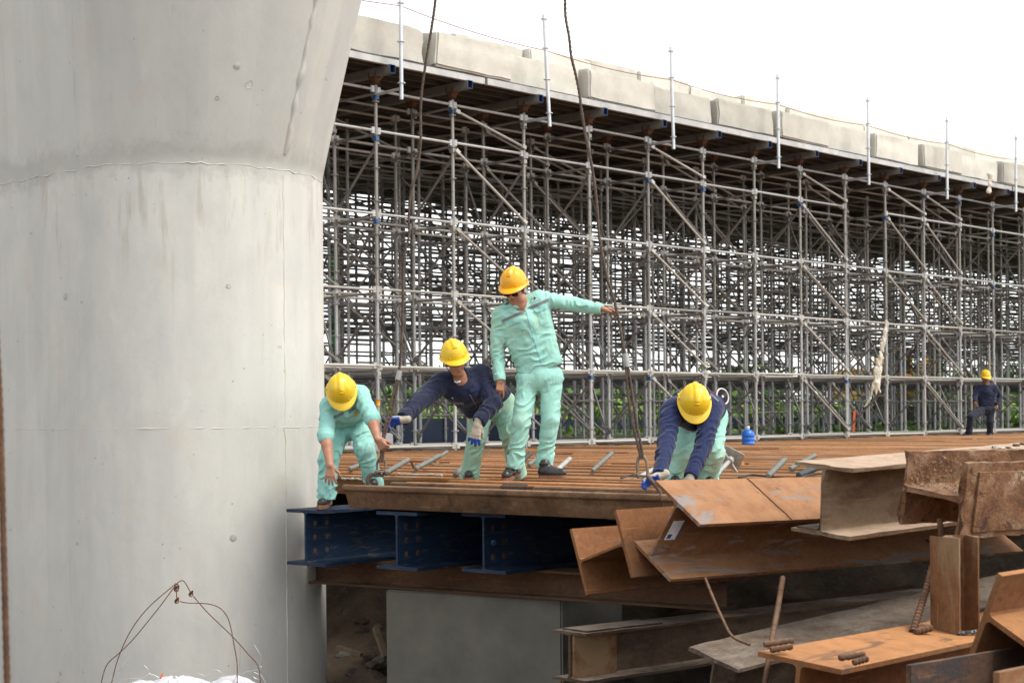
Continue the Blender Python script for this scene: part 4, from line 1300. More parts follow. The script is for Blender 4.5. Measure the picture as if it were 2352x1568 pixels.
def make_rigging():
    # left sling
    Yl = 12.72
    L = [(1001, -60), (1000, 0), (992, 60), (982, 120), (970, 200), (966, 260), (966, 330), (957, 395), (944, 440), (939, 500), (940, 540), (930, 580), (926, 640), (925, 720), (922, 790), (917, 852)]
    root = empty('crane_sling', U(875, 1060, Yl)); tag(root, 'left brown wire rope sling held by the two left workers above the hook', 'wire rope', 'crane slings')
    mb = MB(); twist(mb, resample(smooth_path([U(x, y, Yl) for x, y in L], 4), .02), .0115, 3, .11); mb.build('rope', 'rope_steel', root, angle=80)
    mb = MB(); mb.tube([U(918, 850, Yl), U(914, 872, Yl)], [.021, .023], 12); mb.build('ferrule', 'zinc', root)
    for pts in ([(913, 870), (903, 905), (892, 950), (883, 985), (879, 1010), (876, 1040), (873, 1062)], [(916, 872), (908, 915), (898, 955), (887, 988), (881, 1015), (880, 1042), (878, 1062)]):
        mb = MB(); twist(mb, resample(smooth_path([U(x, y, Yl - .012) for x, y in pts], 4), .02), .0115, 3, .11); mb.build('strand', 'rope_steel', root, angle=80)
    sh = empty('shackle_l', U(875, 1085, Yl)); sh.name = 'shackle'
    tag(sh, 'worn steel bow shackle between left sling and lifting hook', 'shackle', 'shackles under the slings')
    shackle(sh, U(875.5, 1052, Yl), U(866, 1083, Yl), U(886, 1083, Yl), .0095, 'shackle_steel')
    hk = empty('lifting_hook', U(848, 1108, 12.72)); tag(hk, 'dark hook with red paint gripping the front sheet pile end beside the crouching worker', 'hook')
    mb = MB(); path = smooth_path([U(x, y, 12.74) for x, y in ((876, 1088), (868, 1091), (857, 1090), (849, 1093), (845, 1101), (845, 1110), (848, 1114), (853, 1114))], 5)
    mb.tube(path, [.012 + .006 * math.sin(math.pi * i / (len(path) - 1)) for i in range(len(path))], 10); mb.build('hook_body', 'hook_steel', hk)
    mb = MB(); c = U(876, 1086, 12.74); ring = [c + Vector((math.cos(t), 0, math.sin(t))) * .021 for t in np.linspace(0, 2 * math.pi, 17)[:-1]]; mb.tube(ring + ring[:2], .011, 8, cap=False); mb.build('hook_eye', 'hook_steel', hk)
    # right sling
    Yr = 10.95
    Rr = [(1297, -60), (1298, 0), (1299, 40), (1307, 85), (1312, 130), (1322, 170), (1331, 215), (1335, 250), (1345, 310), (1355, 360), (1364, 410), (1371, 470), (1376, 540), (1385, 590), (1395, 640), (1408, 680), (1422, 740), (1430, 790), (1437, 815)]
    root = empty('crane_sling', U(1476, 1060, Yr)); tag(root, 'right brown wire rope sling running down to the shackle beside the bending worker', 'wire rope', 'crane slings')
    mb = MB(); twist(mb, resample(smooth_path([U(x, y, Yr) for x, y in Rr], 4), .018), .0108, 3, .10); mb.build('rope', 'rope_steel', root, angle=80)
    mb = MB(); mb.tube([U(1436, 811, Yr), U(1441, 842, Yr)], [.020, .022], 12); mb.build('ferrule', 'zinc', root)
    for pts in ([(1438, 840), (1441, 890), (1449, 950), (1461, 1005), (1470, 1040), (1471, 1054)], [(1442, 840), (1450, 890), (1458, 940), (1463, 980), (1472, 1020), (1477, 1054)]):
        mb = MB(); twist(mb, resample(smooth_path([U(x, y, Yr - .01) for x, y in pts], 4), .018), .0108, 3, .10); mb.build('strand', 'rope_steel', root, angle=80)
    sh = empty('shackle', U(1474, 1090, Yr)); tag(sh, 'big worn bow shackle at the tip of the leaning orange beam', 'shackle', 'shackles under the slings')
    shackle(sh, U(1474, 1046, Yr), U(1465, 1091, Yr), U(1488, 1094, Yr), .0105, 'shackle_steel')
    hk = empty('lifting_hook', U(1508, 1140, 10.9)); tag(hk, 'dark hook under the right pile end, mostly behind the orange beam tip', 'hook')
    mb = MB(); path = smooth_path([U(x, y, 10.92) for x, y in ((1488, 1094), (1500, 1108), (1512, 1122), (1516, 1134), (1510, 1144), (1500, 1143))], 5)
    mb.tube(path, .016, 10); mb.build('hook_body', 'hook_steel', hk)
make_rigging()

# ---------------------------------------------------------------- bags and wire at the foot of the pier
def make_wires():
    Y = 10.6
    Z = lambda zx, zy, y=Y: U((350 + zx * .34014) * .57422, (2250 + zy * .34014) * .57422, y)
    def wire(pts, r, mat, root, name='wire', knots=()):
        mb = MB(); mb.tube(smooth_path([Z(*p) for p in pts], 6), r, 6)
        for k in knots:
            c = Z(*k)
            for q in range(3):
                ring = [c + Vector((math.cos(t) * .013, math.sin(t) * .010, math.sin(t + q) * .013)) + UP * (q - 1) * .006 for t in np.linspace(0, 2 * math.pi, 11)[:-1]]
                mb.tube(ring + ring[:2], r * 1.1, 5, cap=False)
        return mb.build(name, mat, root, angle=80)
    root = empty('wire_handle', Z(1000, 1500)); tag(root, 'rusty bent wire loops standing over the white bags before the pier', 'wire')
    wire([(150, 1500), (180, 1330), (240, 1180), (400, 1035), (560, 870), (700, 700), (860, 500), (1000, 310), (1060, 235), (1110, 208), (1150, 235), (1215, 350)], .0034, 'wire_rust', root, knots=[(1217, 360)])
    wire([(270, 1470), (330, 1220), (400, 1020), (490, 830), (600, 660), (740, 500), (900, 360), (1020, 262), (1035, 285), (1045, 330), (1050, 440)], .0034, 'wire_rust', root, knots=[(1042, 300), (1050, 440)])
    wire([(1020, 255), (1040, 243), (1075, 270), (1062, 338)], .0034, 'wire_rust', root)
    wire([(1085, 452), (1180, 470), (1400, 478), (1540, 520), (1630, 610), (1680, 740), (1730, 1000), (1760, 1200), (1758, 1480)], .0034, 'wire_rust', root)
    wire([(1245, 390), (1400, 570), (1560, 725), (1720, 880), (1880, 1060), (2010, 1225), (2035, 1480)], .0034, 'wire_rust', root)
    root = empty('tie_wire', Z(1700, 1500)); tag(root, 'tangle of thin galvanised tie wire over the white bags', 'wire')
    for pts in ([(290, 1380), (340, 1290), (420, 1190), (483, 1102)], [(240, 1420), (330, 1330), (385, 1280), (388, 1190)], [(340, 1414), (480, 1362), (640, 1352), (740, 1305), (840, 1348)], [(668, 1205), (712, 1250), (720, 1290), (760, 1320)],
                [(1220, 1325), (1290, 1300), (1420, 1330), (1480, 1262), (1540, 1265), (1570, 1295)], [(1435, 1390), (1560, 1340), (1760, 1310), (1870, 1280), (1950, 1262), (2040, 1240), (2040, 1215), (1990, 1222)],
                [(1958, 960), (2030, 1090), (2010, 1240)], [(2050, 1065), (2030, 1220), (2000, 1290)], [(1800, 960), (1790, 1180), (1755, 1310), (1700, 1440)], [(1960, 1285), (2010, 1310), (2040, 1345), (2000, 1365), (1950, 1340)], [(2010, 1270), (2070, 1360), (2100, 1420)]):
        wire(pts, .0022, 'wire_zinc', root, 'loop')
    mb = MB(); mb.tube([Z(858, 1362), Z(868, 1325), Z(892, 1290)], [.004, .008, .002], 6)
    tag(mb.build('red_tie', 'orange_paint'), 'scrap of red tape sticking up between the white bags', 'tape')

# ---------------------------------------------------------------- blended-volume mesher for bodies, clothes, bags
class Vol:
    def __init__(s): s.p = []; s.folds = []; s.gen = None; s.cuts = []
    def cut(s, pt, n, c, rad):
        "cut the cloth off beyond a plane, only within rad of c"
        n = np.array(n, float); s.cuts.append((np.array(pt, float), n / np.linalg.norm(n), np.array(c, float), rad)); return s
    def rc(s, a, b, ra, rb, k=.02, n=None, sq=1.0):
        "tapered capsule; optionally squashed along n"
        s.p.append(('rc', np.array(a, float), np.array(b, float), ra, rb, k, None if n is None else np.array(n, float), sq)); return s
    def el(s, c, rad, ax=None, k=.02, neg=False):
        s.p.append(('el', np.array(c, float), np.array(rad, float), np.eye(3) if ax is None else np.array([list(a) for a in ax], float), k, neg)); return s
    def torus(s, c, axis, R, r, k=.01):
        s.p.append(('to', np.array(c, float), np.array(axis, float), R, r, k)); return s
    def fold(s, c, rad, axis, freq, amp):
        s.folds.append((np.array(c, float), rad, np.array(axis, float) / np.linalg.norm(axis), freq, amp)); return s
    @staticmethod
    def bound(p):
        if p[0] == 'rc': return (p[1] + p[2]) / 2, np.linalg.norm(p[1] - p[2]) / 2 + max(p[3], p[4]) * max(1, 1)
        if p[0] == 'el': return p[1], p[2].max()
        return p[1], p[3] + p[4]
    @staticmethod
    def dist(p, P):
        if p[0] == 'rc':
            _, a, b, ra, rb, k, n, sq = p
            ab = b - a
            t = np.clip(((P - a) @ ab) / max(1e-9, ab @ ab), 0, 1)
            q = P - a - t[:, None] * ab
            if n is not None:
                q = q + (q @ n)[:, None] * n * (1 / sq - 1)
                return (np.sqrt((q * q).sum(1)) - (ra + (rb - ra) * t)) * min(1, sq)
            return np.sqrt((q * q).sum(1)) - (ra + (rb - ra) * t)
        if p[0] == 'el':
            q = (P - p[1]) @ p[3].T
            k0 = np.sqrt(((q / p[2]) ** 2).sum(1)); k1 = np.sqrt(((q / p[2] ** 2) ** 2).sum(1)) + 1e-9
            return k0 * (k0 - 1) / k1
        q = P - p[1]
        h = q @ p[2]
        rr = np.sqrt(np.maximum(0, (q * q).sum(1) - h * h)) - p[3]
        return np.sqrt(rr * rr + h * h) - p[4]
    def field(s, P, blk, bc, bdiag):
        "P (nb*m,3) grouped in nb blocks with centres bc"
        nb = len(bc); m = len(P) // nb
        D = np.full((nb, m), .5)
        P3 = P.reshape(nb, m, 3)
        for p in s.p:
            c, r = s.bound(p)
            sel = np.nonzero(np.linalg.norm(bc - c, axis=1) < r + bdiag + .10)[0]
            if len(sel) == 0: continue
            d = s.dist(p, P3[sel].reshape(-1, 3)).reshape(len(sel), m)
            k = p[4] if p[0] == 'el' else p[5]
            o = D[sel]
            if p[0] == 'el' and p[5]:
                h = np.clip(.5 - .5 * (o + d) / k, 0, 1)
                D[sel] = o * (1 - h) - d * h + k * h * (1 - h)
            else:
                h = np.clip(.5 + .5 * (o - d) / k, 0, 1)
                D[sel] = o * (1 - h) + d * h - k * h * (1 - h)
        D = D.reshape(-1)
        if s.folds or s.gen:
            near = np.nonzero(np.abs(D) < .05)[0]
            Q = P[near]
            add = np.zeros(len(near))
            if s.folds:
                w1 = vnoise(Q * 9 + 3); w2 = vnoise(Q * 21 + 7); w3 = vnoise(Q * 13 + 17)
                for (c, rad, ax, fr, am) in s.folds:
                    v = Q - c
                    g = np.exp(-(v * v).sum(1) / rad ** 2)
                    ph = 1.75 * fr * (v @ ax) + 11.0 * w1 + 3.0 * w2
                    add -= am * 1.1 * g * np.clip((w3 - .30) * 3.2, 0, 1) * (1 - 1.9 * np.abs(np.sin(ph * .5)) ** .8)
            if s.gen: add += s.gen[0] * ((vnoise(Q * s.gen[1]) - .5) * 1.2 + (vnoise(Q * s.gen[1] * 2.3 + 9) - .5) * .7)
            D[near] += add
        for (pt, nn, c, rad) in s.cuts:
            q = P - c
            D = np.where((q * q).sum(1) < rad * rad, np.maximum(D, (P - pt) @ nn), D)
        return D
    def mesh(s, name, vox):
        B = 10
        bs = B * vox
        lo = np.min([s.bound(p)[0] - s.bound(p)[1] for p in s.p if not (p[0] == 'el' and p[5])], 0) - .04
        hi = np.max([s.bound(p)[0] + s.bound(p)[1] for p in s.p if not (p[0] == 'el' and p[5])], 0) + .04
        nbk = np.ceil((hi - lo) / bs).astype(int)
        g = np.stack(np.meshgrid(*[np.arange(n) for n in nbk], indexing='ij'), -1).reshape(-1, 3)
        bc = lo + (g + .5) * bs
        bd = bs * .87
        d0 = s.field(bc, None, bc, .001 + bd)
        keep = np.abs(d0) < bd * 1.25 + .03
        g, bc = g[keep], bc[keep]
        m1 = B + 1
        loc = np.stack(np.meshgrid(*[np.arange(m1)] * 3, indexing='ij'), -1).reshape(-1, 3)
        P = (lo + (g[:, None, :] * B + loc[None]) * vox).reshape(-1, 3)
        D = s.field(P, None, bc, bd).reshape(len(g), m1, m1, m1)
        ins = D < 0
        # cells
        cnt = sum(ins[:, i:B + i, j:B + j, k:B + k].astype(np.int8) for i in (0, 1) for j in (0, 1) for k in (0, 1))
        cb, ci, cj, ck = np.nonzero((cnt > 0) & (cnt < 8))
        cell = g[cb] * B + np.stack([ci, cj, ck], 1)
        N = nbk * B + 2
        enc = lambda c: (c[:, 0] * N[1] + c[:, 1]) * N[2] + c[:, 2]
        acc = np.zeros((len(cb), 3)); num = np.zeros(len(cb))
        cor = [(i, j, k) for i in (0, 1) for j in (0, 1) for k in (0, 1)]
        vals = {c: D[cb, ci + c[0], cj + c[1], ck + c[2]] for c in cor}
        for a in cor:
            for ax in range(3):
                if a[ax]: continue
                b = list(a); b[ax] = 1; b = tuple(b)
                va, vb = vals[a], vals[b]
                x = (va < 0) != (vb < 0)
                t = np.where(x, va / np.where(x, va - vb, 1), 0)
                pt = np.tile(np.array(a, float), (len(cb), 1)); pt[:, ax] = t
                acc += pt * x[:, None]; num += x
        verts = lo + (cell + acc / num[:, None]) * vox
        ids = enc(cell)
        order = np.argsort(ids); ids_s = ids[order]
        faces = []
        for ax in range(3):
            sl0 = [slice(None)] + [slice(0, B)] * 3
            sl1 = list(sl0); sl1[ax + 1] = slice(1, B + 1)
            a, b = ins[tuple(sl0)], ins[tuple(sl1)]
            eb, ei, ej, ek = np.nonzero(a != b)
            e = g[eb] * B + np.stack([ei, ej, ek], 1)
            flip = a[eb, ei, ej, ek]
            u, v = (ax + 1) % 3, (ax + 2) % 3
            quad = []
            ok = np.ones(len(e), bool)
            for du, dv in ((0, 0), (1, 0), (1, 1), (0, 1)):
                c = e.copy(); c[:, u] -= du; c[:, v] -= dv
                q = enc(c)
                pos = np.clip(np.searchsorted(ids_s, q), 0, len(ids_s) - 1)
                ok &= ids_s[pos] == q
                quad.append(order[pos])
            quad = np.stack(quad, 1)
            quad[~flip] = quad[~flip][:, ::-1]
            faces.append(quad[ok])
        faces = np.concatenate(faces)
        me = bpy.data.meshes.new(name)
        me.vertices.add(len(verts)); me.vertices.foreach_set('co', verts.ravel())
        me.loops.add(len(faces) * 4); me.loops.foreach_set('vertex_index', faces.ravel())
        me.polygons.add(len(faces)); me.polygons.foreach_set('loop_start', np.arange(len(faces)) * 4)
        me.update(calc_edges=True)
        me.validate()
        return me
    def build(s, name, mats, vox, parent=None, pick=None):
        me = s.mesh(name, vox)
        for m in ([mats] if isinstance(mats, str) else mats): me.materials.append(MATS[m])
        me.shade_smooth()
        if pick:
            n = len(me.polygons)
            cc = np.zeros(n * 3); me.polygons.foreach_get('center', cc)
            nn = np.zeros(n * 3); me.polygons.foreach_get('normal', nn)
            me.polygons.foreach_set('material_index', pick(cc.reshape(-1, 3), nn.reshape(-1, 3)).astype(np.int32))
        return link(name, me, parent)

def make_bags():
    Y = 10.6
    Z = lambda zx, zy, y=Y: U((350 + zx * .34014) * .57422, (2250 + 40 + zy * .34014) * .57422 - 12, y)
    specs = [([((700, 1560), .12), ((620, 1480), .06), ((600, 1420), .045)], 'crumpled white sack at the foot of the pier, left of the pair'), ([((950, 1500), .12), ((1150, 1480), .11), ((1350, 1560), .12)], 'widest crumpled white sack at the foot of the pier, in the middle'), ([((1650, 1430), .09), ((1720, 1520), .12), ((1900, 1530), .10)], 'pointed white sack at the foot of the pier, on the right')]
    for i, (bl, lab) in enumerate(specs):
        v = Vol()
        for (p, r) in bl: v.el(Z(*p, Y + .05 * i), (r * 1.25, r * 1.5, r), None, .06)
        a = Z(*bl[0][0], Y + .05 * i)
        v.el((Z(*bl[1][0]).x, Y + .1, -1.62), (.30, .28, .28), None, .08)
        v.fold(Z(*bl[1][0]), .5, (1, .3, .6), 60, .012); v.fold(Z(*bl[0][0]), .5, (.3, 1, -.9), 90, .010)
        v.gen = (.014, 12)
        tag(v.build('sack', 'bag_white', .012), lab, 'sack', 'white sacks at the foot of the pier')
    make_wires()
make_bags()

# ---------------------------------------------------------------- people
def np3(v): return np.array([v[0], v[1], v[2]], float)

def helmet_mesh(mat, parent, mw):
    "local: +x right of wearer, +y front, +z up; rim plane z=0"
    A, Bf, Bb, H = .113, .128, .132, .142
    nt, nf = 64, 22
    vs_, fs = [], []
    def bumpz(x, y, z):
        o = 0.0
        if z > .03:
            o += .010 * math.exp(-(x / .017) ** 4) * (1 if -.10 < y < .088 else .0)     # crown ridge
            for sx in (-1, 1):
                xc = sx * (.040 + .02 * max(0, y) / .1)
                o += .0030 * math.exp(-((x - xc) / .007) ** 2) * (1 if -.09 < y < .07 else 0)
        return o
    for j in range(nf + 1):
        ph = j / nf * math.pi / 2
        for i in range(nt):
            th = 2 * math.pi * i / nt
            cx, sy = math.cos(th), math.sin(th)
            cp = math.cos(ph) ** .86
            x = A * cx * cp; y = (Bf if sy > 0 else Bb) * sy * cp; z = H * math.sin(ph) ** .95
            n = Vector((x / A ** 2, y / Bf ** 2, z / H ** 2)).normalized()
            p = Vector((x, y, z)) + n * bumpz(x, y, z)
            vs_.append(p)
    for j in range(nf):
        for i in range(nt):
            i2 = (i + 1) % nt
            fs.append((j * nt + i, j * nt + i2, (j + 1) * nt + i2, (j + 1) * nt + i))
    mb = MB(); mb.add(vs_, fs)
    shell = mb.build('helmet', mat, parent, mw, angle=60)
    # brim with a peak
    vs_, fs = [], []
    for i in range(nt):
        th = 2 * math.pi * i / nt
        cx, sy = math.cos(th), math.sin(th)
        pk = max(0, sy) ** 3
        for (e, dz) in ((-.004, .010), (.010 + .020 * pk, .002 - .002 * pk), (.014 + .040 * pk, -.004 - .014 * pk), (.012 + .037 * pk, -.010 - .015 * pk), (-.010, -.012)):
            b = Bf if sy > 0 else Bb
            vs_.append(Vector(((A + e) * cx, (b + e) * sy, dz)))
    for i in range(nt):
        i2 = (i + 1) % nt
        for q in range(4): fs.append((i * 5 + q, i2 * 5 + q, i2 * 5 + q + 1, i * 5 + q + 1))
    mb = MB(); mb.add(vs_, fs); mb.build('brim', mat, shell, mw, angle=60)
    mb = MB()
    for sx in (-1, 1):
        for y0, xx in ((.098, .050), (-.02, .108)):
            mb.box((sx * xx - .011, y0 - .012, .012), (sx * xx + .011, y0 + .016, .034), 0, mw, .005)
    mb.build('lug', mat, shell)
    # raised front plate of the crown ridge
    mb = MB(); mb.box((-.016, .078, .088), (.016, .100, .112), 0, mw @ Matrix.Translation((0, .0, .0)), .004); mb.build('ridge_nose', mat, shell)
    return shell

def add_head(v, o, s, f, u, neck):
    "face into volume v; o head centre; s lateral, f forward, u up"
    L = lambda a, b, c: np3(o + s * a + f * b + u * c)
    ax = (s, f, u)
    v.el(L(0, -.008, .035), (.074, .094, .092), ax, .02)
    v.el(L(0, .030, -.035), (.060, .062, .080), ax, .03)
    v.el(L(0, .050, -.092), (.036, .036, .028), ax, .03)
    for q in (-1, 1):
        v.el(L(q * .036, .062, -.028), (.024, .024, .022), ax, .02)
        v.el(L(q * .076, -.006, -.012), (.009, .020, .030), ax, .006)
        v.el(L(q * .031, .098, .000), (.015, .012, .008), ax, .012, True)
    v.rc(L(0, .086, .002), L(0, .108, -.034), .009, .0135, .012)
    for q in (-1, 1): v.el(L(q * .013, .100, -.036), (.009, .010, .008), ax, .006)
    v.rc(L(-.04, .074, .017), L(.04, .074, .017), .013, .013, .012)
    v.rc(L(-.015, .086, -.066), L(.015, .086, -.066), .009, .009, .008)
    v.rc(L(0, -.012, -.05), np3(neck), .052, .056, .02)

def face_bits(par, o, s, f, u, glasses=False, mask=False):
    L = lambda a, b, c: o + s * a + f * b + u * c
    M = axes_matrix(o, s, f, u)
    for q in (-1, 1):
        if not glasses:
            mb = MB(); mb.lathe([(0, -.006), (.010, -.003), (.012, 0), (.010, .003), (0, .006)], 12, 0, M @ Matrix.Translation((q * .031, .086, -.001))); mb.build('eye', 'hair_black', par)
            mb = MB(); mb.tube([L(q * .016, .089, .016), L(q * .032, .088, .021), L(q * .050, .076, .016)], [.004, .005, .003], 6); mb.build('eyebrow', 'hair_black', par)
    mb = MB(); mb.tube([L(-.022, .089, -.067), L(-.008, .096, -.063), L(0, .096, -.065), L(.008, .096, -.063), L(.022, .089, -.067)], [.003, .006, .006, .006, .003], 8); mb.build('lips', 'lips', par)
    v = Vol()
    v.el(np3(L(0, -.020, .030)), (.079, .094, .088), (s, f, u), .01)
    v.el(np3(L(0, .075, -.03)), (.07, .062, .07), (s, f, u), .01, True)
    for q in (-1, 1): v.rc(np3(L(q * .072, .01, .02)), np3(L(q * .072, .012, -.02)), .010, .006, .01)
    v.build('hair', 'hair_black', .007, par)
    mb = MB()
    for q in (-1, 1): mb.tube([L(q * .088, .0, .05), L(q * .078, .01, -.04), L(q * .045, .03, -.118), L(0, .045, -.128)], .004, 6)
    mb.build('chin_strap', 'black_rubber', par)
    if glasses:
        g = empty('glasses_hold', L(0, .1, 0)); bpy.data.objects.remove(g)
        mb = MB()
        for q in (-1, 1): mb.box((q * .034 - .029, .100, -.024), (q * .034 + .029, .108, .016), 0, M, .006)
        mb.tube([L(-.012, .106, .006), L(.012, .106, .006)], .004, 6)
        for q in (-1, 1): mb.tube([L(q * .060, .102, .008), L(q * .080, .03, .006), L(q * .082, -.015, .0)], .0035, 6)
        mb.build('sunglasses', 'lens_black', par)
    if mask:
        v = Vol(); v.el(np3(L(.012, .030, -.165)), (.030, .036, .014), (s, f, u), .01); v.el(np3(L(.012, .022, -.148)), (.030, .04, .016), (s, f, u), .01, True)
        v.build('dust_mask', 'mask_white', .006, par)

def add_hand(v, w, F, N, T, curl=(25, 30, 20), spread=.05, thumb=.5, sc=1.0, inf=0.0, per=None, thumb_in=.3):
    "w wrist, F fingers, N palm normal, T towards thumb"
    F, N, T = F.normalized(), N.normalized(), T.normalized()
    N = (N - F * N.dot(F)).normalized(); T = (T - F * T.dot(F) - N * T.dot(N)).normalized()
    Ls = (.072, .080, .073, .057)
    for i in range(4):
        kn = w + (F * .086 + T * (.030 - i * .0195) - F * (.004 * abs(i - 1.2))) * sc
        v.rc(np3(w + T * (.016 - i * .010) * sc + F * .012 * sc), np3(kn), .016 * sc + inf, .0115 * sc + inf, .010)
        d0 = (F + T * spread * (1.5 - i)).normalized()
        ang = 0; p = kn
        cu = per[i] if per else curl
        for sgm, (fr, c) in enumerate(zip((.46, .30, .24), cu)):
            ang += R_(c)
            d = d0 * math.cos(ang) + N * math.sin(ang)
            q = p + d * Ls[i] * fr * sc
            v.rc(np3(p), np3(q), (.0100 - .0008 * sgm) * sc + inf, (.0094 - .0010 * sgm) * sc + inf, .004)
            p = q
    b = w + (F * .022 + T * .026 + N * .006) * sc
    m = b + (F * .036 + T * .026 * thumb * 1.6 + N * .020) * sc
    e = m + (F * .030 + T * (.014 * thumb) + N * .03 * thumb_in) * sc
    v.rc(np3(w + F * .012 * sc), np3(b), .016 * sc + inf, .015 * sc + inf, .01)
    v.rc(np3(b), np3(m), .0145 * sc + inf, .0110 * sc + inf, .008)
    v.rc(np3(m), np3(e), .0108 * sc + inf, .0085 * sc + inf, .005)

def shoe(par, heel, toe, up=None, ank=None):
    "leather shoe on a sole from heel to toe (points on the ground)"
    F = (toe - heel); L = F.length; F.normalize()
    Sd = Vector((F.y, -F.x, 0)).normalized(); Uv = Sd.cross(F).normalized()
    if Uv.z < 0: Uv = -Uv
    P = lambda a, b, c: np3(heel + F * a * L + Sd * b + Uv * c)
    v = Vol()
    v.rc(P(.14, 0, .055), P(.45, 0, .055), .041, .042, .02); v.rc(P(.45, 0, .05), P(.86, 0, .048), .043, .038, .02)
    v.rc(P(.16, 0, .07), P(.22, 0, .13), .040, .042, .02); v.rc(P(.30, 0, .09), P(.62, 0, .062), .034, .030, .02)
    v.torus(P(.2, 0, .125), np3(Uv), .040, .009, .006)
    v.gen = (.004, 22)
    o = v.build('shoe', 'shoe_leather', .006, par)
    out = [(0.0, .0), (.02, .026), (.10, .038), (.3, .036), (.5, .040), (.75, .046), (.92, .036), (1.0, .012)]
    poly = [(a, b) for a, b in out] + [(a, -b) for a, b in out[::-1][:-1]]
    vs_ = [Vector(P(a, b * 1.06, z)) for z in (.002, .030) for a, b in poly]
    n = len(poly)
    mb = MB(); mb.add(vs_, [(i, (i + 1) % n, n + (i + 1) % n, n + i) for i in range(n)] + [tuple(range(n - 1, -1, -1)), tuple(n + i for i in range(n))])
    mb.build('sole', 'shoe_sole', o, smooth=False)
    mb = MB()
    for k in range(5):
        t = .34 + .065 * k; z = .125 - .09 * (t - .34) ** .8 * 1.4
        mb.tube([Vector(P(t, -.026, z - .012)), Vector(P(t + .01, 0, z)), Vector(P(t, .026, z - .012))], .0038, 5)
    mb.tube([Vector(P(.36, -.01, .128)), Vector(P(.34, -.045, .10)), Vector(P(.4, -.06, .05))], .003, 5)
    mb.build('lace', 'black_rubber', o)
    return o

def patch(par, target, quad, mat, name, nu=10, nv=5, off=.004, thick=.006):
    "flat trim that follows the garment: outline measured on the print, laid on the cloth surface"
    dg = target.data
    bvh = BVHTree.FromPolygons([v.co for v in dg.vertices], [p.vertices for p in dg.polygons])
    o0 = Vector((0, 0, CAMZ))
    q = [Vector((x, y, 0)) for x, y in quad]
    top, bot, last = [], [], None
    for j in range(nv + 1):
        for i in range(nu + 1):
            a = q[0].lerp(q[1], i / nu); b = q[3].lerp(q[2], i / nu); p = a.lerp(b, j / nv)
            d = ray_dir(p.x, p.y)
            h = bvh.ray_cast(o0, d)
            dist = h[3] if h[0] is not None else last
            if dist is None: dist = (target.data.vertices[0].co - o0).length
            last = dist
            top.append(o0 + d * (dist - off)); bot.append(o0 + d * (dist + thick))
    w = nu + 1; n = len(top)
    fs = [(j * w + i, j * w + i + 1, (j + 1) * w + i + 1, (j + 1) * w + i) for j in range(nv) for i in range(nu)]
    rim = [i for i in range(w)] + [j * w + nu for j in range(1, nv + 1)] + [nv * w + i for i in range(nu - 1, -1, -1)] + [j * w for j in range(nv - 1, 0, -1)]
    fs += [(rim[k], rim[(k + 1) % len(rim)], n + rim[(k + 1) % len(rim)], n + rim[k]) for k in range(len(rim))]
    mb = MB(); mb.add(top + bot, fs)
    return mb.build(name, mat, par, angle=60)

def button(par, target, px, py, r, mat='button_grey', name='button'):
    dg = target.data
    bvh = BVHTree.FromPolygons([v.co for v in dg.vertices], [p.vertices for p in dg.polygons])
    o0 = Vector((0, 0, CAMZ)); d = ray_dir(px, py); h = bvh.ray_cast(o0, d)
    if h[0] is None: return
    n = h[1]
    if n.dot(d) > 0: n = -n
    mb = MB(); mb.tube([h[0] - n * .002, h[0] + n * .004], r, 10)
    return mb.build(name, mat, par)

def lettering(par, target, text, px, py, ang, width_px, mat, name='lettering'):
    "small print on a garment: glyph outlines projected on the cloth"
    cu = bpy.data.curves.new('glyphs', 'FONT'); cu.body = text; cu.align_x = 'CENTER'; cu.resolution_u = 2
    tmp = bpy.data.objects.new('glyphs', cu); C.objects.link(tmp)
    bpy.context.view_layer.update()
    me = bpy.data.meshes.new_from_object(tmp.evaluated_get(bpy.context.evaluated_depsgraph_get()))
    bpy.data.objects.remove(tmp)
    dg = target.data
    bvh = BVHTree.FromPolygons([v.co for v in dg.vertices], [p.vertices for p in dg.polygons])
    o0 = Vector((0, 0, CAMZ))
    xs = [v.co.x for v in me.vertices]; sc = width_px / max(1e-6, max(xs) - min(xs))
    last = 13.0
    for v in me.vertices:
        x, y = v.co.x * sc, v.co.y * sc
        qx, qy = px + x * math.cos(ang) + y * math.sin(ang), py + x * math.sin(ang) - y * math.cos(ang)
        d = ray_dir(qx, qy); h = bvh.ray_cast(o0, d)
        if h[0] is not None: last = h[3]
        v.co = o0 + d * (last - .006)
    me.materials.clear(); me.materials.append(MATS[mat])
    return link(name, me, par)

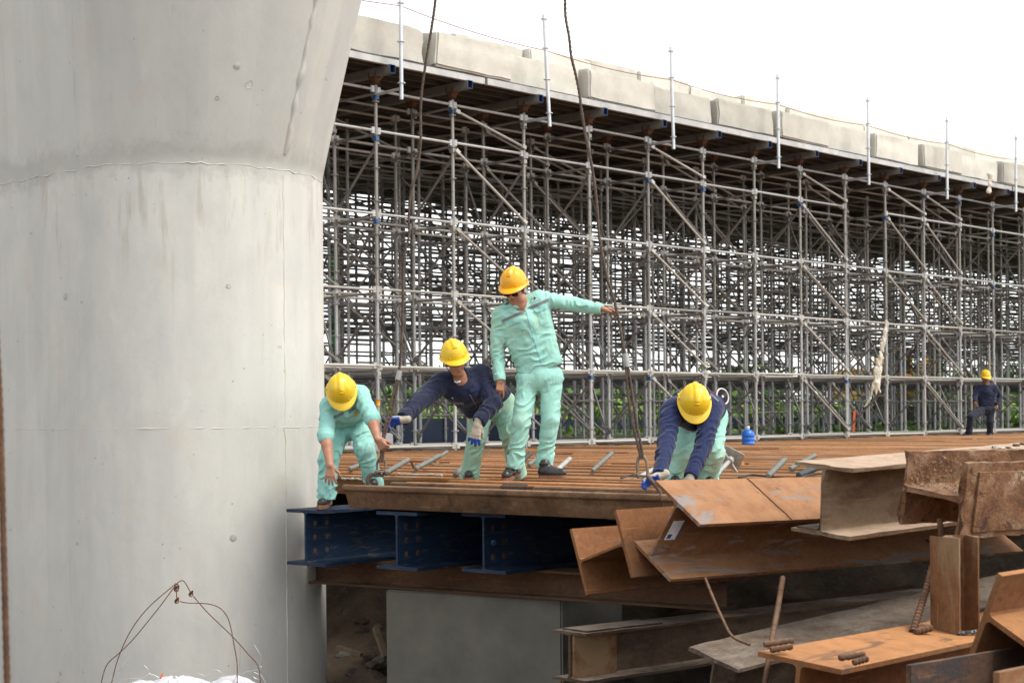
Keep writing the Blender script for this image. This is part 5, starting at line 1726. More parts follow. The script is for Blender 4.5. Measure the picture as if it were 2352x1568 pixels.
class Person:
    def __init__(s, Y, label, base, cat='worker', group='construction workers'):
        s.Y = Y
        s.root = empty('person', base)
        tag(s.root, label, cat, group)
    def J(s, px, py, dy=0.0): return U(px, py, s.Y + dy)
    def jacket(s, mat, shR, shL, elR, wrR, elL, wrL, chest, pelvis, hipR, hipL, neck, vox=.0068, thick=.112, sleeve=1.0, collar=True, arm=1.0, foldamp=1.0, bulk=1.0, hem=None):
        v = Vol(); n = np3
        mid = (shR + shL) / 2
        inR, inL = shR.lerp(mid, .28), shL.lerp(mid, .28)
        up = (mid - pelvis).normalized()
        v.rc(n(inR), n(inL), .078, .078, .03)
        v.rc(n(inR - up * .06), n(hipR), .092 * bulk, .100 * bulk, .06); v.rc(n(inL - up * .06), n(hipL), .092 * bulk, .100 * bulk, .06)
        v.rc(n(chest), n(pelvis), thick * bulk, thick * 1.02 * bulk, .06)
        v.rc(n(mid), n(chest), .085, thick, .05)
        for sh, el, wr in ((shR, elR, wrR), (shL, elL, wrL)):
            v.rc(n(sh.lerp(mid, .10)), n(el), .074 * arm, .062 * arm, .030)
            if wr is not None:
                v.rc(n(el), n(wr), .061 * arm, .046 * arm, .012)
                d = (wr - el).normalized()
                v.rc(n(wr - d * .03), n(wr + d * .03), .047 * arm, .043 * arm, .01)
                v.cut(n(wr + d * .01), n(d), n(wr + d * .04), .085)
                v.fold(n(el.lerp(wr, .55)), .17, n(d + up * .75), 58, .010 * foldamp)
            else:
                d = (el - sh).normalized()
                v.torus(n(el + d * .0), n(d), .050, .016, .012); v.torus(n(el - d * .03), n(d), .052, .015, .012)
            v.fold(n(el), .12, n((el - sh).normalized() + (shL - shR).normalized() * .8), 66, .012 * foldamp)
            v.fold(n(sh.lerp(el, .35)), .13, n((el - sh).normalized() + (shL - shR).normalized() * .6), 60, .009 * foldamp)
        v.fold(n(pelvis.lerp(chest, .15)), .24, n(up), 55, .012 * foldamp)
        v.fold(n(chest), .22, n(up + (shL - shR).normalized() * .7), 38, .007 * foldamp)
        v.gen = (.006 * foldamp, 8)
        if hem is not None:
            v.rc(n(hipR + (hem[1].normalized()) * .05), n(hipL + (hem[1].normalized()) * .05), .098 * bulk, .098 * bulk, .04)
            v.cut(n(hem[0]), n(hem[1]), n(hem[0] + hem[1].normalized() * .12), .34)
        if collar:
            ax = (neck - mid).normalized() if (neck - mid).length > .02 else up
            v.torus(n(mid.lerp(neck, .55)), n((ax + up).normalized()), .066, .017, .012)
        s.up, s.mid = up, mid
        s.jk = v.build('jacket', mat, vox, s.root)
        return s.jk
    def trousers(s, mat, pelvis, hipR, hipL, kR, aR, kL, aL, vox=.0068, w=1.0):
        v = Vol(); n = np3
        v.rc(n(hipR), n(hipL), .112 * w, .112 * w, .03)
        v.rc(n(pelvis), n((hipR + hipL) / 2), .115, .12, .04)
        for hp, kn, an in ((hipR, kR, aR), (hipL, kL, aL)):
            v.rc(n(hp), n(kn), .103 * w, .083 * w, .022)
            v.rc(n(kn), n(an), .083 * w, .073 * w, .015)
            d = (an - kn).normalized()
            v.rc(n(an - d * .05), n(an + d * .03), .076 * w, .082 * w, .015)
            v.cut(n(an + d * .03), n(d), n(an + d * .08), .13)
            v.fold(n(kn), .17, n((an - hp).normalized() + Vector((.7, .3, 0))), 50, .013)
            v.fold(n(an - d * .09), .13, n(d + Vector((.6, .4, 0))), 60, .017)
            v.fold(n(hp.lerp(kn, .25)), .16, n((kn - hp).normalized() + Vector((.8, 0, 0))), 48, .011)
        v.gen = (.006, 7)
        return v.build('trousers', mat, vox, s.root)
    def body(s, mat, head, arms, hands, spine, vox=.006):
        "one continuous skin: head, neck, trunk core, arms, hands, legs core"
        v = Vol(); n = np3
        o, sx, f, u, neck = head
        add_head(v, o, sx, f, u, neck)
        for a, b in zip(spine, spine[1:]): v.rc(n(a), n(b), .05, .05, .02)
        for pts, rad in arms:
            for (a, b), (ra, rb) in zip(zip(pts, pts[1:]), zip(rad, rad[1:])): v.rc(n(a), n(b), ra, rb, .012)
        for h in hands: add_hand(v, *h[0], **h[1])
        return v.build('body', mat, vox, s.root)
    def head_frame(s, px, py, dy, f, u, off=.085):
        f = Vector(f).normalized(); u = Vector(u); u = (u - f * u.dot(f)).normalized(); sx = f.cross(u)
        o = s.J(px, py, dy) - u * off
        return o, sx, f, u
    def helmet(s, hf, mat):
        o, sx, f, u = hf
        m = axes_matrix(o + u * .042 + f * -.004, sx, f, u)
        return helmet_mesh(mat, s.root, m)
    def gloves(s, hand, F, N, **kw):
        v = Vol(); add_hand(v, *hand, inf=.003, **kw)
        w = hand[0]
        v.rc(np3(w - F.normalized() * .05), np3(w + F.normalized() * .01), .034, .030, .015)
        Fn, Nn = np3(F.normalized()), np3(N.normalized())
        return v.build('glove', ['glove_knit', 'glove_blue'], .0055, s.root, pick=lambda c, nn: ((nn @ Nn > .15) & ((c - np3(w)) @ Fn > .01)) | ((c - np3(w)) @ Fn > .125))

def make_people():
    # ---- standing worker in mint, arm stretched out
    p = Person(13.45, 'standing worker in mint green workwear and orange helmet, left arm stretched out sideways', U(1215, 1103, 13.45))
    J = p.J
    shR, shL = J(1143, 727, .03), J(1247, 684, -.02)
    elR, wrR = J(1142, 803, .03), J(1148, 872, -.05)
    elL, wrL = J(1318, 699, .02), J(1380, 709, -.10)
    neck = J(1197, 688, -.08)
    pelvis, hipR, hipL = J(1236, 846, .02), J(1209, 846, .02), J(1264, 838, .02)
    chest = J(1206, 740, -.02)
    jk = p.jacket('cloth_mint', shR, shL, elR, wrR, elL, wrL, chest, J(1235, 838, .02), J(1211, 838, .02), J(1260, 822, .02), neck, hem=(J(1236, 855, .02), Vector((.36, 0, -.94))))
    kR, aR, kL, aL = J(1198, 968, -.06), J(1182, 1066, -.02), J(1264, 962, -.04), J(1250, 1064, .02)
    p.trousers('cloth_mint', pelvis, J(1213, 872, .02), J(1266, 866, .02), kR, aR, kL, aL, w=.93)
    hf = p.head_frame(1177, 636, -.10, (-.30, -.86, -.40), (-.14, -.36, .92), .108)
    hR = ((wrR, Vector((.02, -.1, -1)), Vector((-.5, .85, 0)), Vector((.85, -.5, -.1))), dict(per=[(8, 8, 6), (35, 60, 40), (45, 65, 40), (50, 65, 40)], thumb=.8))
    hL = ((wrL, Vector((1, -.05, -.18)), Vector((0, -.25, -1)), Vector((.05, -1, .1))), dict(curl=(14, 16, 12), thumb=.9))
    p.body('skin', (*hf, neck + Vector((.0, .02, -.06))), [([shR, elR, wrR + (wrR - elR) * .05], (.04, .036, .026)), ([shL, elL, wrL], (.04, .036, .026)), ([hipR, kR, aR], (.06, .05, .04)), ([hipL, kL, aL], (.06, .05, .04))], [hR, hL], [neck, chest, pelvis])
    p.helmet(hf, 'helmet_orange'); face_bits(p.root, *hf, glasses=True)
    shoe(p.root, J(1182, 1092, .10), J(1160, 1106, -.16)); shoe(p.root, J(1238, 1099, -.02), J(1301, 1099, -.10))
    Zm = lambda x, y: (1091 + x * .18305, 574.2 + y * .18305)
    strip = lambda *q: [Zm(*a) for a in q]
    patch(p.root, jk, strip((330, 878), (630, 742), (634, 775), (340, 914)), 'reflective_grey', 'reflective_strip')
    patch(p.root, jk, strip((672, 712), (925, 603), (934, 640), (672, 754)), 'reflective_grey', 'reflective_strip')
    patch(p.root, jk, strip((365, 908), (555, 840), (560, 905), (405, 965)), 'cloth_mint_clean', 'pocket_flap', off=.009, thick=.012)
    patch(p.root, jk, strip((735, 740), (890, 665), (905, 735), (765, 788)), 'cloth_mint_clean', 'pocket_flap', off=.009, thick=.012)
    patch(p.root, jk, strip((425, 965), (555, 915), (605, 1055), (480, 1110)), 'cloth_mint', 'pocket', off=.004, thick=.012)
    patch(p.root, jk, strip((780, 790), (890, 745), (930, 900), (825, 945)), 'cloth_mint', 'pocket', off=.004, thick=.012)
    patch(p.root, jk, strip((640, 755), (690, 735), (765, 1040), (715, 1055)), 'cloth_mint_clean', 'placket', nu=3, nv=14, off=.006)
    patch(p.root, jk, strip((715, 1055), (765, 1040), (880, 1400), (835, 1420)), 'cloth_mint_clean', 'placket', nu=3, nv=14, off=.006)
    patch(p.root, jk, strip((365, 620), (470, 655), (462, 700), (362, 738)), 'cloth_mint_clean', 'collar_leaf', off=.012, thick=.012)
    patch(p.root, jk, strip((625, 590), (690, 560), (682, 600), (640, 660)), 'cloth_mint_clean', 'collar_leaf', off=.012, thick=.012)
    for b in ((680, 865), (733, 1008), (785, 1162), (823, 1315), (850, 1490)): button(p.root, jk, *Zm(*b), .008)
    lettering(p.root, jk, 'DATPHUONG', *Zm(768, 645), R_(-22), 18, 'ink_dark')
    lettering(p.root, jk, 'TAP DOAN', *Zm(708, 630), R_(-75), 15, 'ink_dark')
    patch(p.root, jk, strip((735, 590), (750, 585), (765, 605), (748, 620)), 'ink_dark', 'emblem', 3, 3, .005, .004)
    patch(p.root, jk, strip((732, 588), (748, 583), (750, 596), (738, 600)), 'ink_red', 'emblem', 3, 3, .006, .004)
    patch(p.root, jk, strip((330, 1590), (860, 1590), (870, 1640), (340, 1660)) if False else [(1186, 866), (1249, 850), (1250, 857), (1187, 873)], 'cloth_mint_clean', 'waistband', off=.005)

    # ---- worker in navy jacket reaching for the left sling
    p = Person(13.75, 'worker in navy padded jacket and yellow helmet leaning over to steady the left sling', U(1110, 1098, 13.8))
    J = p.J
    shR, shL = J(1008, 880, -.30), J(1112, 860, -.20)
    elR, wrR = J(964, 922, -.52), J(926, 960, -.74)
    elL, wrL = J(1133, 924, -.36), J(1101, 967, -.48)
    neck = J(1053, 858, -.38)
    pelvis, hipR, hipL = J(1130, 918, .12), J(1102, 930, .06), J(1152, 916, .14)
    chest = J(1072, 895, -.26)
    jk = p.jacket('cloth_navy', shR, shL, elR, wrR, elL, wrL, chest, J(1118, 912, .06), J(1088, 925, -.04), J(1142, 908, .10), neck, hem=(J(1112, 938, .03), Vector((.35, .45, -.82))), arm=1.28, bulk=1.16, foldamp=.9)
    kR, aR, kL, aL = J(1094, 1012, -.12), J(1079, 1092, .03), J(1172, 1005, -.02), J(1188, 1085, .16)
    p.trousers('cloth_mint_worn', pelvis, J(1106, 940, .05), J(1154, 925, .12), kR, aR, kL, aL)
    hf = p.head_frame(1041, 802, -.46, (.26, -.90, -.34), (-.14, -.34, .93), .105)
    arms = [([shR, elR, wrR], (.04, .036, .024)), ([shL, elL, wrL], (.04, .036, .024)), ([hipR, kR, aR], (.06, .05, .04)), ([hipL, kL, aL], (.06, .05, .04))]
    gR = (wrR + (wrR - elR).normalized() * .035, Vector((-.95, -.10, -.18)), Vector((-.1, -.8, -.5)), Vector((-.1, -.3, .9)))
    gL = (wrL + (wrL - elL).normalized() * .03, Vector((-.22, -.15, -.95)), Vector((.1, .95, -.1)), Vector((.9, -.1, -.1)))
    p.body('skin', (*hf, neck + Vector((.03, .05, -.08))), arms, [(gR, dict(curl=(45, 50, 30), sc=1.12)), (gL, dict(curl=(12, 14, 10), spread=.14, sc=1.12))], [neck, chest, pelvis])
    p.gloves(gR, gR[1], gR[2], curl=(45, 50, 30), sc=1.12); p.gloves(gL, gL[1], gL[2], curl=(12, 14, 10), spread=.14, sc=1.12)
    p.helmet(hf, 'helmet_yellow'); face_bits(p.root, *hf, mask=True)
    Zn = lambda x, y: (849.8 + x * .2307, 746.5 + y * .2307)
    st = lambda *q: [Zn(*a) for a in q]
    patch(p.root, jk, st((742, 672), (888, 678), (885, 715), (750, 735)), 'cloth_navy_blue', 'pocket_flap', off=.008, thick=.012)
    patch(p.root, jk, st((982, 628), (1112, 590), (1122, 628), (1000, 675)), 'cloth_navy_blue', 'pocket_flap', off=.008, thick=.012)
    patch(p.root, jk, st((815, 768), (930, 772), (932, 790), (840, 786)), 'reflective_grey', 'reflective_strip')
    patch(p.root, jk, st((990, 692), (998, 690), (1066, 812), (1060, 816)), 'reflective_grey', 'zip', nu=2, nv=10)
    for b in ((887, 558), (824, 720), (1066, 640)): button(p.root, jk, *Zn(*b), .009, 'mask_white')
    lettering(p.root, [c for c in p.root.children if c.name.startswith('glove')][-1], 'AAAK', *Zn(995, 1062), R_(10), 9, 'ink_dark')
    shoe(p.root, J(1080, 1100, .12), J(1076, 1104, -.12)); shoe(p.root, J(1187, 1092, .22), J(1183, 1097, .0))

    # ---- crouching worker in mint beside the pier
    p = Person(13.05, 'worker in mint green workwear stooping beside the pier, gripping the left sling', U(748, 1165, 13.1))
    J = p.J
    shR, shL = J(752, 935, -.05), J(831, 903, -.08)
    elR, wrR = J(748, 1003, -.22), J(758, 1068, -.35)
    elL, wrL = J(855, 962, -.25), J(867, 1008, -.38)
    neck = J(790, 918, -.18)
    pelvis, hipR, hipL = J(800, 966, .30), J(778, 985, .30), J(826, 972, .28)
    chest = J(795, 938, -.02)
    jk = p.jacket('cloth_mint_clean', shR, shL, elR, None, elL, None, chest, J(797, 948, .26), J(777, 962, .22), J(822, 948, .22), neck, foldamp=1.15)
    kR, aR, kL, aL = J(755, 1056, .02), J(750, 1136, .05), J(838, 1034, .06), J(860, 1112, .22)
    p.trousers('cloth_mint_clean', pelvis, hipR, hipL, kR, aR, kL, aL)
    hf = p.head_frame(783, 889, -.24, (.12, -.52, -.84), (.02, -.86, .50), .095)
    arms = [([shR, elR, elR.lerp(wrR, .3), wrR], (.045, .043, .045, .029)), ([shL, elL, elL.lerp(wrL, .3), wrL], (.045, .043, .044, .028)), ([hipR, kR, aR], (.06, .05, .04)), ([hipL, kL, aL], (.06, .05, .04))]
    hR = ((wrR, Vector((.02, -.12, -1)), Vector((.0, 1, -.2)), Vector((1, 0, 0))), dict(curl=(12, 14, 10), spread=.16, thumb=.9))
    hL = ((wrL, Vector((.55, -.1, -.75)), Vector((.3, .95, .1)), Vector((.75, -.2, .55))), dict(curl=(60, 70, 40), thumb=.4, thumb_in=.8))
    p.body('skin', (*hf, neck + Vector((.0, .08, -.03))), arms, [hR, hL], [neck, chest, pelvis])
    p.helmet(hf, 'helmet_yellow'); face_bits(p.root, *hf)
    shoe(p.root, UZ(754, 1156, -.2), UZ(741, 1168, -.2) + Vector((0, -.12, 0))); shoe(p.root, J(862, 1118, .30), J(856, 1124, .06))
    Zc = lambda x, y: (700.5 + x * .22704, 826.8 + y * .22704)
    st = lambda *q: [Zc(*a) for a in q]
    patch(p.root, jk, st((285, 568), (385, 520), (392, 548), (300, 596)), 'reflective_grey', 'reflective_strip')
    patch(p.root, jk, st((430, 520), (500, 470), (505, 498), (440, 548)), 'reflective_grey', 'reflective_strip')
    patch(p.root, jk, st((262, 430), (400, 480), (380, 500), (270, 498)), 'cloth_mint_clean', 'collar_leaf', off=.014, thick=.014)
    patch(p.root, jk, st((418, 468), (530, 380), (545, 400), (440, 500)), 'cloth_mint_clean', 'collar_leaf', off=.014, thick=.014)
    patch(p.root, jk, st((395, 520), (440, 500), (450, 600), (405, 620)), 'cloth_mint_clean', 'placket', nu=4, nv=8, off=.008)
    patch(p.root, jk, st((498, 540), (530, 528), (538, 560), (512, 565)), 'tape_orange', 'pocket_tool', nu=4, nv=4, off=.012)

    # ---- bending worker in navy behind the leaning beam
    p = Person(11.9, 'worker in navy fan jacket and yellow helmet bending deep behind the leaning orange beam', U(1600, 1116, 12.2))
    J = p.J
    shR, shL = J(1536, 944, -.05), J(1640, 940, -.03)
    elR, wrR = J(1531, 1016, -.30), J(1514, 1090, -.62)
    elL, wrL = J(1616, 1022, -.25), J(1587, 1094, -.45)
    neck = J(1593, 948, -.14)
    pelvis, hipR, hipL = J(1606, 945, .42), J(1584, 962, .42), J(1638, 957, .40)
    chest = J(1590, 948, .06)
    jk = p.jacket('cloth_navy_blue', shR, shL, elR, wrR, elL, wrL, chest, J(1606, 934, .34), J(1570, 940, .26), J(1636, 934, .30), neck, arm=1.10, bulk=1.10)
    kR, aR, kL, aL = J(1572, 1040, .24), J(1553, 1106, .34), J(1640, 1040, .22), J(1624, 1106, .36)
    p.trousers('cloth_mint', pelvis, hipR, hipL, kR, aR, kL, aL, w=1.02)
    hf = p.head_frame(1597, 914, -.20, (.0, -.56, -.82), (.03, -.83, .55), .095)
    arms = [([shR, elR, wrR], (.04, .036, .026)), ([shL, elL, wrL], (.04, .036, .026)), ([hipR, kR, aR], (.06, .05, .04)), ([hipL, kL, aL], (.06, .05, .04))]
    gR = (wrR + (wrR - elR).normalized() * .02, Vector((-.85, -.25, -.35)), Vector((-.2, -.75, -.6)), Vector((.0, -.6, .8)))
    gL = (wrL + (wrL - elL).normalized() * .02, Vector((-.3, -.3, -.9)), Vector((0, .9, -.3)), Vector((-.9, 0, 0)))
    p.body('skin_dark', (*hf, neck + Vector((.0, .08, -.02))), arms, [(gR, dict(curl=(16, 20, 14))), (gL, dict(curl=(20, 25, 15)))], [neck, chest, pelvis])
    p.gloves(gR, gR[1], gR[2], curl=(16, 20, 14)); p.gloves(gL, gL[1], gL[2], curl=(20, 25, 15))
    p.helmet(hf, 'helmet_yellow'); face_bits(p.root, *hf, mask=True)
    Zb = lambda x, y: (1435.5 + x * .20147, 832.6 + y * .20147)
    st = lambda *q: [Zb(*a) for a in q]
    patch(p.root, jk, st((440, 400), (640, 292), (655, 300), (450, 412)), 'reflective_grey', 'piping', nu=14, nv=2, off=.006)
    patch(p.root, jk, st((975, 345), (1070, 435), (1064, 446), (968, 356)), 'reflective_grey', 'piping', nu=14, nv=2, off=.006)
    patch(p.root, jk, st((755, 735), (885, 700), (890, 795), (760, 800)), 'cloth_navy_blue', 'pocket_flap', off=.008, thick=.02)
    lettering(p.root, jk, 'AnTHo', *Zb(835, 762), R_(-14), 19, 'ink_white')
    button(p.root, jk, *Zb(823, 783), .009)
    # cooling fan set in the back of the jacket
    c = J(1657, 911, .22); ax = Vector((.62, -.75, .2)).normalized(); m = aim(c, c + ax)
    fan = empty('cooling_fan_hold', c); bpy.data.objects.remove(fan)
    mb = MB(); ring = [m @ Vector((.012, math.cos(t) * .062, math.sin(t) * .060)) for t in np.linspace(0, 2 * math.pi, 33)[:-1]]; mb.tube(ring + ring[:2], .006, 8, cap=False); fr = mb.build('cooling_fan', 'mask_white', p.root)
    mb = MB(); mb.tube([m @ Vector((-.03, 0, 0)), m @ Vector((.004, 0, 0))], .060, 24); mb.build('fan_body', 'fan_red', fr)
    mb = MB(); mb.tube([m @ Vector((.004, 0, 0)), m @ Vector((.016, 0, 0))], .010, 14); mb.build('fan_hub', 'mask_white', fr)
    for k in range(20):
        t = k * math.pi / 10
        mb = MB(); mb.tube([m @ Vector((.010, math.cos(t) * .014, math.sin(t) * .014)), m @ Vector((.010, math.cos(t + .3) * .06, math.sin(t + .3) * .06))], .0035, 5); mb.build('fan_spoke', 'black_rubber', fr)
    shoe(p.root, J(1556, 1112, .46), J(1550, 1120, .2)); shoe(p.root, J(1634, 1112, .48), J(1630, 1120, .22))

    # ---- far worker at the falsework
    p = Person(36.4, 'distant worker in dark overalls and yellow helmet stepping up before the falsework', U(2250, 1003, 36.4))
    J = p.J
    shR, shL = J(2247, 891, .0), J(2287, 890, .0)
    elR, wrR = J(2240, 908, -.05), J(2239, 922, -.18)
    elL, wrL = J(2297, 912, .08), J(2291, 930, -.08)
    neck = J(2265, 880, -.02)
    pelvis, hipR, hipL = J(2266, 934, .02), J(2258, 940, .0), J(2275, 940, .02)
    p.jacket('cloth_navy', shR, shL, elR, wrR, elL, wrL, J(2267, 902, -.02), J(2266, 928, .02), J(2258, 930, .0), J(2275, 930, .02), neck, vox=.014, arm=1.05)
    kR, aR, kL, aL = J(2230, 957, -.30), J(2225, 995, -.20), J(2274, 968, -.04), J(2274, 998, .05)
    p.trousers('cloth_navy_grey', pelvis, hipR, hipL, kR, aR, kL, aL, vox=.014)
    hf = p.head_frame(2264, 857, -.05, (.05, -.94, -.25), (0, -.25, .95), .105)
    hR = ((wrR, Vector((.0, -.2, -1)), Vector((1, 0, 0)), Vector((0, -1, 0))), dict(curl=(40, 40, 30)))
    hL = ((wrL, Vector((-.2, -.2, -1)), Vector((-1, 0, 0)), Vector((0, -1, 0))), dict(curl=(50, 60, 40)))
    p.body('skin_dark', (*hf, neck + Vector((0, .03, -.04))), [([shR, elR, wrR], (.04, .036, .026)), ([shL, elL, wrL], (.04, .036, .026)), ([hipR, kR, aR], (.06, .05, .04)), ([hipL, kL, aL], (.06, .05, .04))], [hR, hL], [neck, J(2267, 902), pelvis], vox=.008)
    p.helmet(hf, 'helmet_yellow'); face_bits(p.root, *hf)
    shoe(p.root, J(2230, 1003, -.1), J(2211, 1004, -.25)); shoe(p.root, J(2275, 1004, .1), J(2272, 1005, -.15))
make_people()

# ---------------------------------------------------------------- rag on the falsework
def make_rag():
    root_p = [(2036, 737), (2033, 760), (2028, 790), (2022, 820), (2016, 850), (2013, 880)]
    Y = 32.6
    v = Vol()
    pts = [U(x, y, Y) for x, y in root_p]
    for (a, b), (ra, rb) in zip(zip(pts, pts[1:]), ((.02, .035), (.035, .05), (.05, .045), (.045, .07), (.07, .08))): v.rc(np3(a), np3(b), ra, rb, .03, np3(Vector((0, 1, 0))), .45)
    for (x, y, r) in ((2002, 895, .035), (2022, 900, .03), (2012, 905, .03)): v.rc(np3(pts[-1]), np3(U(x, y, Y)), .05, r * .6, .03)
    v.rc(np3(U(2006, 880, Y)), np3(U(1999, 915, Y)), .03, .02, .02); v.rc(np3(U(1999, 915, Y)), np3(U(1985, 935, Y)), .02, .012, .02)
    v.fold(np3(pts[3]), .8, (1, .2, .05), 45, .010); v.gen = (.012, 6)
    tag(v.build('torn_rag', 'rag_cream', .014), 'torn cream cloth strip hanging from the falsework', 'cloth')
    v = Vol(); a, b = U(2275, 405, 36.9), U(2272, 440, 36.9); v.rc(np3(a), np3(b), .09, .05, .02, np3(Vector((0, 1, 0))), .4); v.gen = (.03, 7)
    tag(v.build('torn_rag', 'rag_cream', .016), 'small pale cloth scrap hanging from the bridge edge', 'cloth')
make_rag()

# ---------------------------------------------------------------- yellow excavator beyond the falsework
def make_excavator():
    base = Vector((14.2, 60.0, -.07))
    root = empty('excavator', base); tag(root, 'yellow excavator half seen through the falsework tubes', 'excavator')
    m = Matrix.Translation(base) @ Matrix.Rotation(R_(25), 4, 'Z')
    for sy in (-1, 1):
        mb = MB(); prof = []
        for k in range(20):
            t = k / 20 * 2 * math.pi
            prof.append((1.55 * math.copysign(abs(math.cos(t)) ** .6, math.cos(t)), .42 + .40 * math.copysign(abs(math.sin(t)) ** .8, math.sin(t))))
        vs_ = [m @ Vector((x, sy * 1.05 + dy, z)) for dy in (-.28, .28) for x, z in prof]
        n = len(prof); mb.add(vs_, [(i, (i + 1) % n, n + (i + 1) % n, n + i) for i in range(n)] + [tuple(range(n)), tuple(n + i for i in range(n - 1, -1, -1))])
        mb.build('track', 'machine_dark', root, angle=40)
    mb = MB(); mb.tube([m @ Vector((0, 0, .7)), m @ Vector((0, 0, 1.05))], .6, 20); mb.build('slew_ring', 'machine_dark', root)
    mb = MB(); mb.box((-1.9, -1.2, 1.05), (1.1, 1.2, 1.95), 0, m, .12); mb.box((-1.9, -1.2, 1.4), (-1.0, 1.2, 2.2), 0, m, .2); mb.build('house', 'machine_yellow', root)
    mb = MB(); mb.box((.0, .25, 1.95), (1.15, 1.18, 2.95), 0, m, .08); cab = mb.build('cab', 'machine_yellow', root)
    mb = MB(); mb.box((1.12, .33, 2.05), (1.17, 1.10, 2.85), 0, m); mb.box((.15, 1.16, 2.05), (1.0, 1.20, 2.85), 0, m); mb.box((.15, .235, 2.05), (1.0, .26, 2.85), 0, m); mb.build('cab_window', 'machine_glass', cab)
    def arm(name, pts, w, mat):
        mb = MB()
        for (a, b), (ha, hb) in pts:
            a, b = Vector(a), Vector(b); d = (b - a).normalized(); nn = Vector((-d.z, 0, d.x))
            V = [m @ (p + nn * h * s_ + Vector((0, y, 0))) for y in (-w, w) for p, h in ((a, ha), (b, hb)) for s_ in (-1, 1)]
            mb.add(V, [(0, 1, 3, 2), (4, 6, 7, 5), (0, 4, 5, 1), (2, 3, 7, 6), (0, 2, 6, 4), (1, 5, 7, 3)])
        mb.build(name, mat, root, smooth=False)
    arm('boom', [(((.9, -.3, 1.6), (2.4, -.3, 3.6)), (.25, .32)), (((2.4, -.3, 3.6), (4.6, -.3, 3.3)), (.32, .2))], .2, 'machine_yellow')
    arm('stick', [(((4.9, -.3, 3.7), (4.3, -.3, 1.2)), (.24, .14))], .15, 'machine_yellow')
    mb = MB(); mb.box((3.6, -.8, .2), (4.5, .2, 1.15), 0, m, .15); mb.build('bucket', 'machine_dark', root)
    mb = MB(); mb.tube([m @ Vector((1.3, -.3, 1.5)), m @ Vector((2.5, -.3, 3.2))], .08, 10); mb.build('hydraulic_ram', 'zinc', root)
make_excavator()

# ---------------------------------------------------------------- greenery and site fence beyond
def leaf_mass(name, centres, n, size, mat, label, kind=None, trunk=None, cat='bushes', flat=False):
    r = np.random.default_rng(len(name) + n)
    cen = np.array([c[:3] for c in centres]); rad = np.array([c[3:] for c in centres])
    wgt = rad.prod(1) ** .66; idx = r.choice(len(cen), n, p=wgt / wgt.sum())
    d = r.normal(size=(n, 3)); d /= np.linalg.norm(d, axis=1)[:, None]
    P = cen[idx] + d * rad[idx] * (r.random(n)[:, None] ** .45)
    P[:, 2] = np.maximum(P[:, 2], -.06)
    a = r.normal(size=(n, 3)); a /= np.linalg.norm(a, axis=1)[:, None]
    if flat: a[:, 2] = np.abs(a[:, 2]) + .9
    b = np.cross(a, r.normal(size=(n, 3))); b /= np.linalg.norm(b, axis=1)[:, None]
    s = size * r.uniform(.5, 1.4, n)[:, None]
    V = np.stack([P - a * s, P + b * s * .38, P + a * s, P - b * s * .38], 1).reshape(-1, 3)
    me = bpy.data.meshes.new(name)
    me.vertices.add(n * 4); me.vertices.foreach_set('co', V.ravel())
    me.loops.add(n * 4); me.loops.foreach_set('vertex_index', np.arange(n * 4))
    me.polygons.add(n); me.polygons.foreach_set('loop_start', np.arange(n) * 4)
    me.update(calc_edges=True)
    me.materials.append(MATS[mat])
    return me
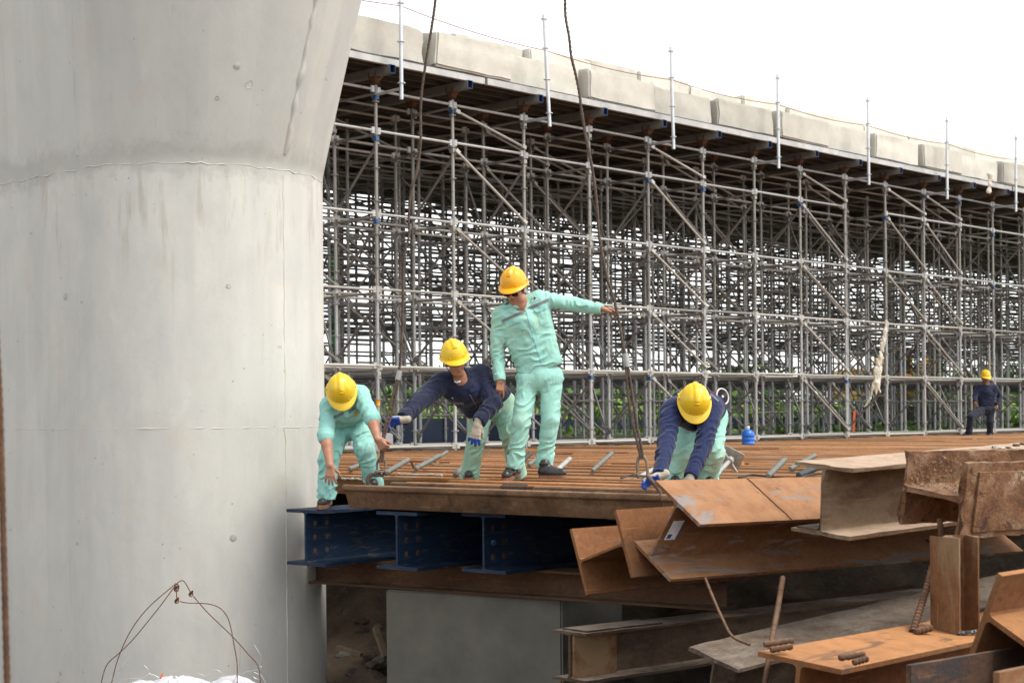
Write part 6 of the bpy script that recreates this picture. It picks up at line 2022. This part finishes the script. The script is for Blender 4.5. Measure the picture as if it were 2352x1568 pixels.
def make_green():
    rr = random.Random(31)
    cs = []
    for i in range(70):
        x = rr.uniform(-14, 34); y = rr.uniform(56, 66) + max(0, x) * .3
        cs.append((x, y, rr.uniform(.1, .5), rr.uniform(1.2, 2.4), rr.uniform(1, 2), rr.uniform(.5, 1.15)))
    me = leaf_mass('undergrowth', cs, 26000, .16, 'leaf_bright', '')
    tag(link('undergrowth', me), 'bright green undergrowth seen through the foot of the falsework', 'undergrowth', kind='stuff')
    cs = []
    for i in range(80):
        x = rr.uniform(-60, 110); y = rr.uniform(120, 150)
        cs.append((x, y, rr.uniform(1.0, 2.2), rr.uniform(3, 6), rr.uniform(3, 5), rr.uniform(1.5, 3.2)))
    me = leaf_mass('far_tree_line', cs, 26000, .55, 'leaf_mid', '')
    tag(link('far_tree_line', me), 'low far tree line on the horizon beyond the falsework', 'trees', kind='stuff')
    me = leaf_mass('grass', [(rr.uniform(-20, 40), rr.uniform(48, 100), 0, 5, 5, .22) for _ in range(120)], 30000, .22, 'grass_green', '', flat=False)
    tag(link('grass', me), 'green grass on the open ground beyond the falsework', 'grass', kind='stuff')
    # blue site barrier panels
    for i in range(9):
        a = Vector((-9 + i * 2.3, 45.5 + i * 1.3, -.07)); b = a + Vector((2.22, 1.25, 0))
        d = (b - a).normalized(); n = Vector((-d.y, d.x, 0))
        root = empty('site_barrier', a); tag(root, 'low blue site barrier panel behind the falsework', 'barrier', 'blue barrier panels behind the falsework')
        mb = MB(); mb.box((0, -.02, .1), ((b - a).length, .02, .45), 0, axes_matrix(a, d, n, UP)); mb.build('panel', 'barrier_blue', root, smooth=False)
        for x in (.05, (b - a).length - .05):
            mb = MB(); mb.box((x - .03, -.05, 0), (x + .03, -.022, .52), 0, axes_matrix(a, d, n, UP)); mb.build('post', 'barrier_blue', root, smooth=False)
    # stones and splinters on the earth slope under the deck
    for i in range(46):
        p = U(rr.uniform(757, 900), rr.uniform(1370, 1600), 14.2)
        y = rr.uniform(13.2, 17.5); x = (rr.uniform(757, 895) - CX) / FPX * y
        if i > 34: x, y = rr.uniform(.2, 1.2), rr.uniform(10.3, 11.3)
        z = ground_z(x, y)
        bm = bmesh.new(); bmesh.ops.create_icosphere(bm, subdivisions=2, radius=rr.uniform(.03, .11))
        for v in bm.verts: v.co = Vector((v.co.x * 1.3, v.co.y, v.co.z * .7)) * rr.uniform(.75, 1.25)
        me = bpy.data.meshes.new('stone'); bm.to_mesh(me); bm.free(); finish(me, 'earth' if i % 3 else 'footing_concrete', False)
        o = link('stone', me, None, Matrix.Translation((x, y, z + .02)) @ Matrix.Rotation(rr.uniform(0, 6), 4, 'Z'))
        tag(o, 'lump of earth or broken concrete on the slope under the pile deck' if i <= 34 else 'lump of earth by the foot of the long narrow beam', 'stone', 'lumps on the slope under the deck' if i <= 34 else 'lumps by the narrow beam')
    for (x, y, dx, dz, lab) in ((862, 1440, .10, -.26, 'splintered timber leaning against the concrete footing'), (775, 1485, .24, -.06, 'broken board lying on the earth slope under the deck')):
        a = U(x, y, 14.3); mb = MB(); mb.box((0, -.03, -.015), (math.hypot(dx, dz), .03, .015), 0, aim(a, a + Vector((dx, -.1, dz))))
        tag(mb.build('timber_scrap', 'timber', smooth=False), lab, 'timber')
make_green()
